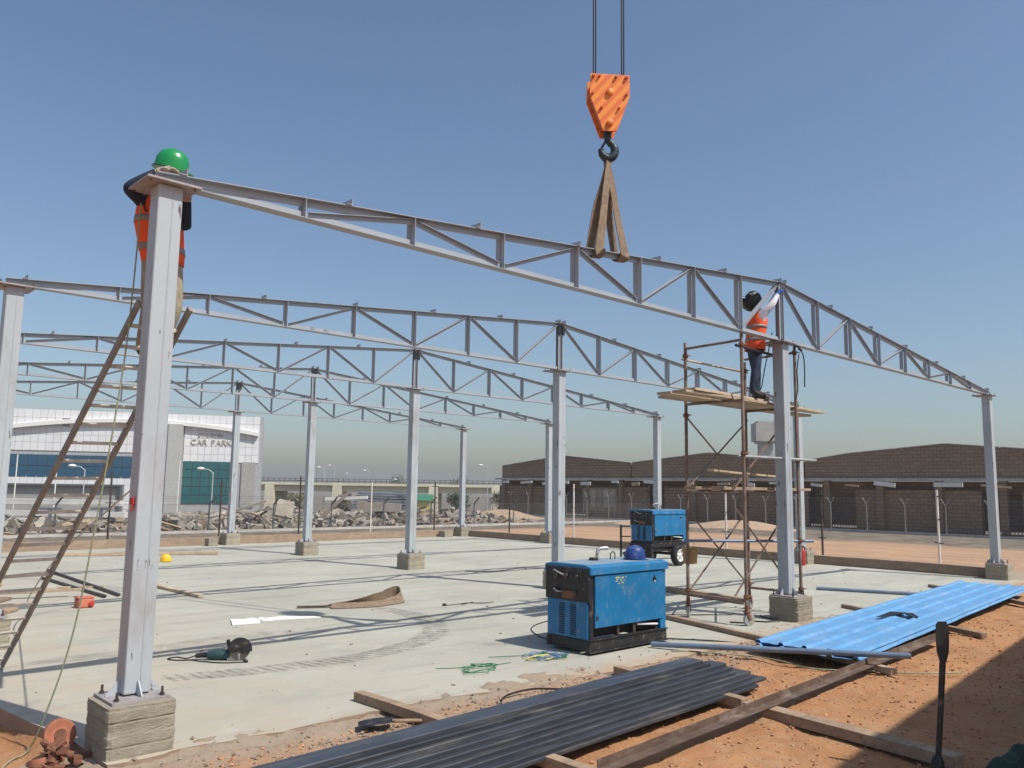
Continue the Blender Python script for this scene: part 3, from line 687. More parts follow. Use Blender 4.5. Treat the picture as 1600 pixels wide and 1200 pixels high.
bb = B(); bb.box(4.3, .14, .3, 10.4, .1, 2.9); bb.out('shutter_door', 'shutter', st)
bb = B(); bb.box(4.3, -.1, 1.74, 10.7, .5, .16); bb.box(9.6, -.1, .3, .18, .5, 2.8); bb.out('door_surround', 'old_post', st)
bb = B(); bb.box(20.25, .12, 2.0, 1.2, .1, 4.1); bb.out('side_recess', 'shutter', st)
sgn = thing('building_sign', 'raised beige STATION CAR PARK lettering on the white panelled wall', 'sign', tuple(SO + SU * 16.9 + Vector((0, 0, 5.55))), srz)
def text(s, size, parent, x, y, z, mat, ext=.025, gap=.1):
    ms = []
    for ch in s:
        if ch == ' ': ms.append((None, size * .34)); continue
        cu = bpy.data.curves.new('letter', 'FONT'); cu.body = ch; cu.size = size; cu.extrude = ext
        to = bpy.data.objects.new('letter', cu); COL.objects.link(to); bpy.context.view_layer.update()
        me = bpy.data.meshes.new_from_object(to.evaluated_get(bpy.context.evaluated_depsgraph_get())); bpy.data.objects.remove(to)
        x0 = min(v.co.x for v in me.vertices); x1 = max(v.co.x for v in me.vertices)
        me.transform(Matrix.Rotation(pi / 2, 4, 'X') @ Matrix.Translation((-x0, 0, 0))); me.materials.clear(); me.materials.append(_M[mat]); ms.append((me, x1 - x0))
    W = sum(w for _, w in ms) + gap * size * (len(ms) - 1); cx = x - W / 2
    for me, w in ms:
        if me: o = bpy.data.objects.new('letter', me); COL.objects.link(o); o.parent = parent; o.location = (cx, y, z)
        cx += w + gap * size
text('STATION', .50, sgn, -.1, .09, .70, 'sign_letter'); text('CAR PARK', .70, sgn, 0, .09, 0.0, 'sign_letter')

# ---------------------------------------------------------------- flyover behind
FA = Vector((57.0, 130.8, 0)); FB = Vector((104.0, 86.5, 0)); FD = (FB - FA).normalized(); FL = (FB - FA).length
fl = thing('flyover_bridge', 'long pale concrete flyover crossing behind the debris yard', 'bridge', tuple(FA), atan2(FD.y, FD.x))
bb = B(); bb.box(FL / 2, 4, 2.28, FL, 9.5, .42); bb.out('deck', 'fly_conc', fl)
bb = B(); bb.box(FL / 2, 4, 1.55, FL, 7.9, 1.04); bb.out('girder', 'fly_conc', fl)
bb = B(); bb.box(FL / 2, -.55, 2.75, FL, .12, .16); bb.box(FL / 2, -.55, 3.15, FL, .1, .1)
for i in range(int(FL / .9)): bb.box(.4 + i * .9, -.55, 2.83, .12, .1, .62)
bb.out('railing', 'fly_rail', fl)
for x in (10.6, 21.9, 38.0, 48.5, 60):
    bb = B(); bb.box(x, 3.6, -.85, 1.5, 8.9, 6.3); bb.box(x, -.55, 1.75, 1.15, .5, 1.3); bb.out('pier', 'fly_conc', fl)
def lamp(x, y, z0, h, lb, arm=.9, rz=0.):
    t = thing('street_lamp', lb, 'street lamp', (x, y, z0), rz, 'street lamps')
    g = B(); g.tube([(0, 0, 0), (0, 0, h - .35), (arm * .4, 0, h - .06), (arm, 0, h)], [.06, .045, .04, .035], 6); g.out('pole', 'lamp_grey', t)
    g = B(); g.lathe([(.05, 0), (.30, .06), (.34, .14), (.2, .24), (.03, .27)], 8, (arm + .15, 0, h - .12)); g.out('lamp_head', 'bldg_trim', t)
for (x, y, zt, lb) in ((76.3, 126, 5.3, 'thin street lamp above the flyover, left of the third truss column'), (85.6, 137.9, 6.0, 'far street lamp standing tallest above the flyover, near the third truss column'), (107.3, 166, 5.0, 'faint most distant street lamp beyond the flyover'),
                       (93.6, 137.5, 5.2, 'street lamp above the flyover near the white fence post'), (77.7, 83.3, 5.25, 'street lamp standing left of the brick building'), (80.7, 108.5, 3.2, 'low street lamp with head level with the flyover railing')):
    lamp(x, y, -4.2, zt + 4.2, lb, rz=2.4)
lamp(19.0, 66.8, -2.2, 5.5, 'curved street lamp in front of the blue glass band', rz=2.4); lamp(27.5, 61.6, -1.6, 4.85, 'curved street lamp in front of the teal glazing', rz=2.4)
for (x, y, z, lb) in ((14.4, 68.3, 4.1, 'thin white flag pole at the left end of the blue glass'), (17.0, 67.2, 3.4, 'thin white flag pole before the middle of the blue glass'), (25.2, 63.0, 3.9, 'thin white flag pole before the left side of the teal glazing')):
    g = B(); g.tube([(x, y, -2.4), (x, y, z)], [.06, .045], 6); g.out('flag_pole', 'bldg_trim', label=lb, cat='pole', group='flag poles')

# ---------------------------------------------------------------- far tower, kiosk, trees, sand
tw = thing('observation_tower', 'distant square concrete tower with wide head between scaffold and column', 'tower', (178.8, 97, -6), radians(43))
g = B(); g.box(0, 0, 10, 3.0, 3.0, 20); g.out('shaft', 'tower_conc', tw)
g = B(); g.box(0, 0, 22.2, 5.4, 5.4, 4.4); g.out('head', 'tower_conc', tw)
g = B(); g.box(0, 0, 24.6, 4.0, 4.0, .5); g.box(0, 0, 19.8, 4.2, 4.2, .5)
for i in range(7):
    g.box(-2.4 + .8 * i, -2.5, 24.9, .1, .1, 1.0)
g.out('parapet', 'tower_conc', tw)
ks = thing('kiosk', 'small yellow kiosk with green roof under the flyover', 'kiosk', (74.5, 95.0, -3.0), radians(-43))
g = B(); g.box(0, 0, 1.5, 3.4, 2, 4.0); g.out('wall', 'yellow_wall', ks)
g = B(); g.prof((-1.9, 0, 0), (1.9, 0, 0), [(-1.4, 3.0), (1.4, 3.0), (.9, 3.9), (-.9, 3.9)]); g.out('roof', 'green_roof', ks)
def tree(x, y, z, h, w, lb, leaf='leaf', n=900, seed=1):
    r = random.Random(seed); t = thing('tree', lb, 'tree', (x, y, z), 0, 'trees beyond the yard')
    g = B(); g.tube([(0, 0, 0), (.1, 0, h * .35), (.0, .1, h * .6)], [.22, .16, .09], 6)
    cl = []
    for k in range(9):
        a = r.uniform(0, 6.3); q = Vector((cos(a) * w * r.uniform(.15, .42), sin(a) * w * r.uniform(.15, .42), h * r.uniform(.5, .92))); cl.append(q)
        g.tube([(0, 0, h * r.uniform(.3, .5)), q * .7 + Vector((0, 0, h * .12)), q], [.08, .05, .02], 5)
    g.out('trunk', 'bark', t); g = B()
    for _ in range(n):
        c = r.choice(cl); d = Vector((r.gauss(0, 1), r.gauss(0, 1), r.gauss(0, .8))).normalized() * w * .2 * r.random() ** .4; p = c + d
        a = Vector((r.gauss(0, 1), r.gauss(0, 1), r.gauss(0, 1))).normalized(); e = a.orthogonal().normalized() * r.uniform(.12, .28); a = a * r.uniform(.1, .25)
        g.add([p - e, p + a, p + e, p - a], [(0, 1, 2, 3)])
    g.out('crown', leaf, t)
tree(79.0, 92.0, -3.6, 5.2, 4.6, 'dark tree beside the green-roofed kiosk', seed=3)
tree(86.0, 88.0, -3.6, 4.8, 4.8, 'tree under the flyover left of the brick building', 'leaf_dry', seed=4)
tree(66.0, 118.0, -4, 4.6, 4.4, 'dusty tree under the left span of the flyover', 'leaf_dry', seed=5)
tree(72.0, 113.0, -4, 4.4, 4.0, 'dusty tree under the flyover beside the third truss column', 'leaf_dry', seed=6)
tree(110, 128, -5, 9.6, 6.5, 'faint tree top above the flyover beyond the far corner column', 'leaf', seed=7)
tree(104, 140, -5, 9.2, 7.0, 'faint tree top above the flyover right of the third truss column', 'leaf', seed=8)
def mound(x, y, rx, ry, h, lb, mat='sand', name='sand_pile'):
    g = B(); rg = []; c0 = Vector((x, y, gz(x, y) - .05))
    for k in range(7):
        q = k / 6; rg.append([c0 + Vector((cos(a) * rx * (1 - q * .93) * (1 + .15 * noise.noise((a, q * 3, x))), sin(a) * ry * (1 - q * .93) * (1 + .15 * noise.noise((a + 5, q * 3, y))), h * sm(q) * (1 + .1 * noise.noise((a * 2, q, x))))) for a in [2 * pi * i / 28 for i in range(28)]])
    g.rings(rg); return g.out(name, mat, smooth=True, label=lb, cat='sand pile', group='sand piles')
mound(39.4, 18.9, 1.8, 4.6, .45, 'tan sand pile before the brick wall, seen through the scaffold')
mound(38.6, 24.4, 1.6, 3.6, .34, 'tan sand pile behind the wheeled blue welding machine')
mound(37.5, 36.5, 2.4, 4.2, .55, 'tan sand pile at the left corner of the brick building')

# ---------------------------------------------------------------- fences
def old_fence(p0, p1, n, hgt, kind, lb):
    p0 = Vector(p0); p1 = Vector(p1); d = (p1 - p0); L = d.length; d.normalize(); s_ = Vector((-d.y, d.x, 0))
    t = thing('chain_link_fence', lb, 'fence', tuple(p0), atan2(d.y, d.x)); g0 = gz
    pz = lambda q: max(-.1, g0((p0 + d * q).x, (p0 + d * q).y))
    for i in range(n + 1):
        q = L * i / n; z = pz(q) - .1; g = B(); g.tube([(q, 0, z), (q, 0, hgt)], .036, 6)
        if kind == 'Y':
            g.tube([(q, 0, hgt - .02), (q - .20, 0, hgt + .34)], .028, 5); g.tube([(q, 0, hgt - .02), (q + .20, 0, hgt + .34)], .028, 5)
        else: g.tube([(q, 0, hgt - .02), (q + .16, -.22, hgt + .32)], .042, 5)
        g.out('post', 'old_post' if kind != 'Y' else 'forked_post', t)
    w = B(); st_ = .11; k = -hgt
    while k < L:                      # woven diamonds: straight diagonal wires both ways
        for sg in (1, -1):
            a, c = (k, k + hgt) if sg == 1 else (k + hgt, k)
            w.tube([(a, .0 + .012 * sg, .04), (c, .012 * sg, hgt)], .0035, 3, cap=False)
        k += st_
    for z in (.06, hgt * .5, hgt - .02): w.tube([(0, 0, z), (L, 0, z)], .006, 4, cap=False)
    for z, y in ((hgt + .12, -.09), (hgt + .22, -.15), (hgt + .31, -.21)): w.tube([(0, y if kind != 'Y' else 0, z), (L, y if kind != 'Y' else 0, z)], .005, 3, cap=False)
    w.out('wire_mesh', 'fence_wire', t)
    g = B(); g.box(L / 2, 0, -.03, L, .16, .18); g.out('kerb', 'coping', t)
old_fence((42, 42.5, 0), (42, -9, 0), 26, 1.42, 'Y', 'chain-link fence with forked post tops in front of the brick building')
old_fence((-8, 27.6, 0), (41.9, 27.6, 0), 17, 1.16, 'bent', 'old chain-link fence with bent dark posts in front of the debris yard')
def fpost(x, y, white, h, lb, arm=False):
    t = thing('fence_post', lb, 'fence post', (x, y, gz(x, y)), atan2(y - 10, x - 10), 'new fence posts around the slab')
    g = B(); g.tube([(0, 0, -.1), (.0, 0, h)], .032, 8); g.out('pole', 'post_white' if white else 'post_dark', t)
    for z in (.06, .7, 1.35, h - .18):
        g = B(); g.box(0, 0, z, .03, .34, .028); g.out('stub', 'post_dark', t)
for (x, y, w, h, lb) in ((22.2, 2.07, 1, 2.16, 'white fence post between the right-end column and the scaffold'), (22.1, 5.4, 0, 2.15, 'dark fence post just right of the column behind the scaffold'), (22.0, 8.7, 1, 2.2, 'white fence post seen through the scaffold'),
                         (22.0, 11.9, 0, 2.2, 'dark fence post rising behind the wheeled welding machine'), (21.5, 15.1, 1, 2.24, 'white fence post left of the wheeled welding machine'), (21.4, 18.6, 0, 2.2, 'dark fence post right of the far corner column'),
                         (20.6, 22.6, 0, 2.25, 'dark fence post between the third truss column and the far corner column'), (18.2, 24.0, 1, 2.2, 'white fence post in front of the stacked grey sheets'), (14.8, 24.1, 0, 2.4, 'dark fence post left of the fourth truss column'), (11.4, 24.0, 0, 2.2, 'dark fence post right of the column before the station'), (7.1, 23.0, 0, 2.4, 'dark fence post seen between ladder and near column')):
    fpost(x, y, w, h, lb)

# ---------------------------------------------------------------- debris yard behind the old fence
rr = random.Random(77)
b = B(); nxx, nyy = 120, 34
def heap(x, y): return max(0, .12 + .46 * noise.noise((x * .22, y * .22, 7)) + .35 * noise.noise((x * .7, y * .7, 3))) * sm((y - 28.3) / 2.5) * sm((49 - y) / 6) * sm((x + 8) / 4) * sm((35 - x) / 4) * (.2 + .8 * sm((x - 11.5) / 4))
vv = []
for j in range(nyy):
    for i in range(nxx):
        x = -9 + 45 * i / (nxx - 1); y = 28.2 + 20 * j / (nyy - 1); vv.append((x, y, gz(x, y) - .05 + heap(x, y) + rr.uniform(0, .16) * sm(heap(x, y) * 3)))
b.add(vv, [(j * nxx + i, j * nxx + i + 1, (j + 1) * nxx + i + 1, (j + 1) * nxx + i) for j in range(nyy - 1) for i in range(nxx - 1)])
M('rubble', (.235, .205, .165), .95, var=.45, scale=1.6, bmp=.8, bscale=5, spot=(.40, .37, .31), spot_t=(.52, .62), spot_scale=(2, 2, 2))
b.out('rubble_heap', 'rubble', label='grey rubble heaped behind the old fence', cat='rubble', kind='stuff')
def debris(x, y, sx, sy, sz, mat, lb, grp, name, tilt=.5, dz=0., rz=None):
    g = B(); pts = []
    g.box(0, 0, 0, sx, sy, sz); g.v = [tuple(Vector(p) * rr.uniform(.86, 1.08)) for p in g.v]
    me = g.mesh(name, mat); o = bpy.data.objects.new(name, me); COL.objects.link(o)
    o.location = (x, y, gz(x, y) + heap(x, y) + dz); o.rotation_euler = (rr.uniform(-tilt, tilt), rr.uniform(-tilt, tilt), rr.uniform(0, 6.3) if rz is None else rz)
    tag(o, lb, 'debris', grp); WM[o.name] = Matrix.Translation(o.location)
for i in range(34):
    x = rr.uniform(11, 32); y = rr.uniform(29.5, 40)
    debris(x, y, rr.uniform(.4, 1.2), rr.uniform(.3, .8), rr.uniform(.08, .2), 'debris_pale', 'broken pale concrete slab piece lying in the debris yard', 'broken slab pieces in the debris yard', 'slab_piece', .6, .18)
for i in range(42):
    x = rr.uniform(4, 33); y = rr.uniform(29.2, 39)
    debris(x, y, rr.uniform(1.0, 2.6), rr.uniform(.06, .14), rr.uniform(.05, .12), 'debris_dark' if i % 3 else 'wood_pale', 'loose beam or plank lying across the debris yard', 'beams in the debris yard', 'loose_beam', .35, .25)
for i in range(40):
    x = rr.uniform(0, 32); y = rr.uniform(29, 38); s = rr.uniform(.3, .7)
    debris(x, y, s, s * rr.uniform(.6, 1), s * rr.uniform(.5, .9), 'debris_dark' if i % 2 else 'debris_pale', 'small broken concrete lump in the debris yard', 'concrete lumps in the debris yard', 'concrete_lump', 1., .1)
fb = B(); r_ = random.Random(5)
for _ in range(3800):
    x = r_.uniform(-6, 34) if r_.random() < .5 else r_.uniform(12, 34); y = 28.6 + 11 * r_.random() ** 1.3; z = gz(x, y) + heap(x, y); sx = .05 + .3 * r_.random() ** 2.5
    rot = Matrix.Rotation(r_.uniform(0, 6.3), 3, Vector((r_.gauss(0, 1), r_.gauss(0, 1), r_.gauss(0, 1))).normalized())
    fb.cur = r_.choice((0, 0, 1, 1, 2, 3)); fb.box(x, y, z + sx * .3, sx * r_.uniform(.6, 3.2), sx * r_.uniform(.4, 1), sx * r_.uniform(.2, .7), rot=rot)
fb.out('rubble_fragments', ['debris_pale', 'debris_dark', 'rubble', 'wood'], label='small rubble fragments strewn over the debris yard', cat='rubble', kind='stuff')
# big pieces that stand out
def big(name, lb, c, size, rot, mat):
    g = B(); g.box(0, 0, 0, *size); me = g.mesh(name, mat); o = bpy.data.objects.new(name, me); COL.objects.link(o); o.location = c; o.rotation_euler = rot; tag(o, lb, 'debris'); WM[o.name] = Matrix.Translation(c); return o
big('slab_piece', 'large pale concrete slab tilted up beside the fourth truss column', (17.4, 30.2, .85), (.85, .14, .85), (-.4, .22, -.25), 'debris_pale')
big('slab_piece', 'pale slab lying flat behind the fourth truss column', (15.7, 30.6, .95), (1.9, .6, .12), (.1, -.32, -.7), 'debris_pale')
big('loose_beam', 'grey beam leaning up to the right of the fourth truss column', (19.7, 29.6, .95), (2.2, .16, .16), (0, -.75, -.7), 'debris_pale')
big('slab_piece', 'pale precast block lying on rubble before the stacked grey sheets', (23.4, 31.0, .9), (2.3, .7, .45), (0, .05, -.72), 'debris_pale')
big('slab_piece', 'white long slab resting on the rubble left of the white fence post', (21.6, 31.4, 1.35), (2.2, .35, .16), (0, -.05, -.72), 'debris_white')
for k in range(6):
    big('stacked_sheet', 'grey-blue metal sheet in the stack behind the white fence post, number %s from the top' % ['one', 'two', 'three', 'four', 'five', 'six'][5 - k], (25.0 + .1 * k, 33.2, .72 + .17 * k), (3.3, 1.4, .1), (0.02 * (k % 2), .02, -.74), 'debris_blue')
for (c, L, lb) in (((9.55, 37.4, 1.02), 5.7, 'long white beam lying highest across the yard behind the ladder'), ((9.7, 37.3, .48), 5.8, 'long white beam lying lower across the yard behind the ladder'), ((8.6, 36.2, .16), 4.6, 'white beam lying lowest of the three behind the ladder')):
    big('white_beam', lb, c, (L, .4, .26), (0, .006, -.753), 'debris_white')
for (x, y, tl) in ((6.0, 36.5, 'left of the ladder'), (8.4, 34.9, 'seen between the ladder rails'), (10.2, 33.8, 'between ladder and near column')):
    g = B(); g.box(0, 0, .35, .12, .12, .9); g.box(0, 0, .8, .9, .12, .1); me = g.mesh('trestle', 'debris_blue'); o = bpy.data.objects.new('trestle', me); COL.objects.link(o); o.location = (x, y, gz(x, y) + .05); o.rotation_euler = (0, 0, -.6)
    tag(o, 'blue-grey steel trestle in the debris yard, ' + tl, 'trestle', 'trestles in the debris yard'); WM[o.name] = Matrix.Translation(o.location)
# ---------------------------------------------------------------- wheeled scaffold tower
sc = thing('scaffold_tower', 'rusty tubular scaffold tower on caster wheels around the front middle column', 'scaffold', (9.67, .52, 0))
L1, L2, L3, L4 = (8.87, 1.08), (8.84, .02), (10.5, .97), (10.5, .02)
def tb(name, p, q, r=.024, mat='scaffold_tube'):
    g = B(); g.tube([p, q], r, 8); return g.out(name, mat, sc, smooth=True, world=True)
def P3(l, z): return (l[0], l[1], z)
for l, zt in ((L1, 4.40), (L2, 4.42), (L3, 4.25), (L4, 4.42)): tb('leg', P3(l, .2), P3(l, zt), .027)
for a, c in ((L1, L2), (L3, L4)):
    for z in (.36, 1.98, 3.38, 4.30): tb('ledger', P3(a, z), P3(c, z + (.02 if z > 4 else 0)), .022)
for a, c in ((L1, L2), (L3, L4)):
    for z in (1.0, 2.6):
        for f in (.12, .88):
            pass
def brace(a, c, z0, z1, oy=0):
    g = B(); g.bar((a[0], a[1] + oy, z0), (c[0], c[1] + oy, z1), .03, .012); g.out('cross_brace', 'scaffold_tube', sc, world=True)
for (z0, z1) in ((3.22, 2.05), (2.05, 3.22)): brace(L1, L3, z0, z1, .035 if z0 > z1 else -.035)
for (z0, z1) in ((1.72, .42), (.42, 1.72)): brace(L1, L3, z0, z1, .035 if z0 > z1 else -.035); brace(L2, L4, z0, z1, .15 if z0 > z1 else .19)
brace(L2, L4, 2.05, 3.22, .16)
tb('guard_rail', P3((8.80, 1.1), 4.12), P3((10.62, .99), 4.08), .019, 'wood_pale')
tb('guard_rail', P3((8.7, .03), 4.22), P3((10.0, .16), 4.24), .024, 'black_paint')
tb('tie_tube', P3((8.75, .06), 2.52), P3((10.9, .06 - .16), 2.52), .022, 'galv')
for l, z in ((L1, 4.18), (L2, 4.24), (L2, 2.56), (L4, 4.32), (L3, 4.1), (L4, 2.5), (L1, .42), (L2, .42), (L3, .42), (L1, 3.2), (L4, .42), (L4, 1.2)):
    g = B(); g.box(l[0], l[1], z, .075, .07, .06, rz=.3); g.tube([(l[0] - .06, l[1] - .02, z), (l[0] + .07, l[1] - .05, z + .01)], .010, 6); g.out('coupler', 'rust', sc, world=True)
for l, a in ((L1, .5), (L2, -.3), (L3, .2), (L4, 0.9)):
    cs_ = B(); cs_.tube([P3(l, .2), P3(l, .30)], .032, 8); m = Matrix.Rotation(a, 3, 'Z')
    for s in (-1, 1):
        q = m @ Vector((0, s * .034, 0)); cs_.bar(Vector((l[0], l[1], .21)) + q, Vector((l[0], l[1], .085)) + q + m @ Vector((.04, 0, 0)), .05, .008, up=m @ Vector((0, 1, 0)))
    cs_.box(l[0], l[1], .205, .1, .085, .012, rz=a); fk = cs_.out('caster', 'rust', sc, world=True)
    w = B(); w.lathe([(.03, -.03), (.06, -.018), (.082, -.026), (.095, -.02), (.095, .02), (.082, .026), (.06, .018), (.03, .03)], 20, Vector((l[0], l[1], .095)) + m @ Vector((.04, 0, 0)), m @ Vector((0, 1, 0)))
    w.out('wheel', 'galv', fk, smooth=True, world=True)
def plank(name, p, q, w, h, lb, mat='wood', grp=None, cat='plank', bev=.004, up=(0, 0, 1)):
    g = B(); p = Vector(p); q = Vector(q); n = 6; rg = []
    p0, p1, a, u = g.frame(p, q, up); r = random.Random(int(abs(p.x * 100 + p.y * 37)))
    for i in range(n + 1):
        c = p + (q - p) * i / n + u * r.uniform(-.004, .004) + a * r.uniform(-.004, .004)
        rg.append([c - a * w / 2 - u * h / 2, c + a * w / 2 - u * h / 2, c + a * w / 2 + u * h / 2, c - a * w / 2 + u * h / 2])
    g.rings(rg); return g.out(name, mat, label=lb, cat=cat, group=grp, bevel=bev)
plank('scaffold_plank', (7.55, .28, 3.425), (10.8, .30, 3.425), .24, .04, 'weathered plank of the top platform nearest the camera, sticking out left', 'wood_pale', 'platform planks')
plank('scaffold_plank', (7.62, .60, 3.425), (11.2, .56, 3.425), .25, .04, 'middle plank of the scaffold top platform', 'wood_pale', 'platform planks')
plank('scaffold_plank', (8.0, .86, 3.425), (12.4, .84, 3.425), .25, .04, 'long plank of the top platform reaching far past the column at right', 'wood_pale', 'platform planks')
plank('scaffold_plank', (7.75, .24, 3.468), (9.9, .34, 3.468), .22, .04, 'short upper plank overlapping the left half of the top platform', 'wood_pale', 'platform planks')
plank('scaffold_plank', (9.4, .52, 3.468), (12.3, .50, 3.468), .22, .04, 'upper plank carrying the right half of the top platform', 'wood_pale', 'platform planks')
plank('scaffold_plank', (8.55, .30, 2.03), (11.3, .32, 2.03), .22, .045, 'plank across the scaffold at mid height, nearer the camera', 'wood', 'mid-height planks')
plank('scaffold_plank', (8.4, .70, 2.03), (11.5, .66, 2.03), .22, .045, 'plank across the scaffold at mid height, farther from the camera', 'wood', 'mid-height planks')
plank('scaffold_plank', (8.6, .45, 2.30), (11.0, .62, 2.24), .12, .03, 'thin strip of timber above the mid-height planks', 'wood_pale', 'mid-height planks')
g = B(); g.tube([(8.66, 1.045, 1.2), (10.72, -.10, 1.19)], .024, 10); g.out('blue_pipe', 'pipe_blue', smooth=True, label='thin blue pipe tied level across the scaffold legs', cat='pipe')
bk = thing('bucket', 'tan bucket hanging on the far left scaffold leg', 'bucket', (9.02, 1.14, .82))
g = B(); g.lathe([(.105, 0), (.13, .25), (.122, .25), (.098, .01)], 18, cap=False); g.lathe([(.0, .008), (.1, .008)], 18, cap=False); g.out('pail', 'bucket', bk, smooth=True)
g = B(); g.tube([(cos(a) * .125, 0, .25 + sin(a) * .14) for a in [pi * k / 10 for k in range(11)]], .004, 5); g.out('handle', 'galv', bk)
g = B(); g.tube(curve_pts([(10.56, -.03, 4.3), (10.42, -.06, 4.0), (10.45, -.05, 3.7), (10.34, -.06, 3.5)]), .010, 6); g.tube(curve_pts([(10.5, -.05, 4.38), (10.66, -.05, 4.3), (10.72, -.04, 4.05), (10.7, -.04, 3.75)]), .010, 6)
g.tube(curve_pts([(10.42, -.04, 4.3), (10.5, .0, 4.44), (10.62, -.06, 4.36)]), .012, 6)
g.out('welding_cable', 'cable_black', label='black cable looped over the scaffold leg right of the column', cat='cable', smooth=True)
et = thing('angle_grinder', 'red-handled grinder and black tools lying at the feet of the worker on the scaffold', 'power tool', (10.05, .45, 3.49))
g = B(); g.tube([(-.12, -.02, .26), (-.02, -.03, .1), (.0, -.03, .05)], [.02, .028, .03], 8); g.out('handle', 'red_paint', et, smooth=True)
g = B(); g.box(.06, 0, .05, .3, .16, .08); g.tube([(-.1, .05, .03), (.28, .02, .06)], .03, 8); g.out('motor_housing', 'black_paint', et, bevel=.01)
g = B(); g.lathe([(.0, 0), (.08, 0), (.08, .01), (0, .01)], 16, (.22, -.03, .07), (.3, -1, .4), cap=False); g.out('disc', 'rust', et)
g = B(); g.tube(curve_pts([(10.0, .42, 3.6), (9.9, .3, 3.72), (9.82, .2, 3.95), (9.9, .16, 4.3), (9.96, .12, 4.6)]), .009, 6); g.out('welding_cable', 'cable_black', label='black cable hanging beside the jeans of the worker on the scaffold', cat='cable', smooth=True)

# ---------------------------------------------------------------- ladder behind the near column
ld = thing('steel_ladder', 'long brown steel ladder leaning behind the near column', 'ladder', (-.3, 3.5, 0))
fa, fb = Vector((-.55, 3.5, .03)), Vector((-.10, 3.545, .03)); ta, tb_ = Vector((-.11, .14, 3.45)), Vector((.31, .14, 3.46))
nrm = (tb_ - ta).cross(fa - ta).normalized()
for p, q in ((fa, ta), (fb, tb_)):
    g = B(); g.bar(p, q, .03, .065, up=nrm); g.out('rail', 'ladder_steel', ld, world=True, bevel=.003)
for k in range(21):
    t = .025 + k * .0462
    p = fa.lerp(ta, t); q = fb.lerp(tb_, t); g = B(); g.bar(p, q, .034, .03, up=(0, 0, 1)); g.out('rung', 'ladder_rung', ld, world=True)

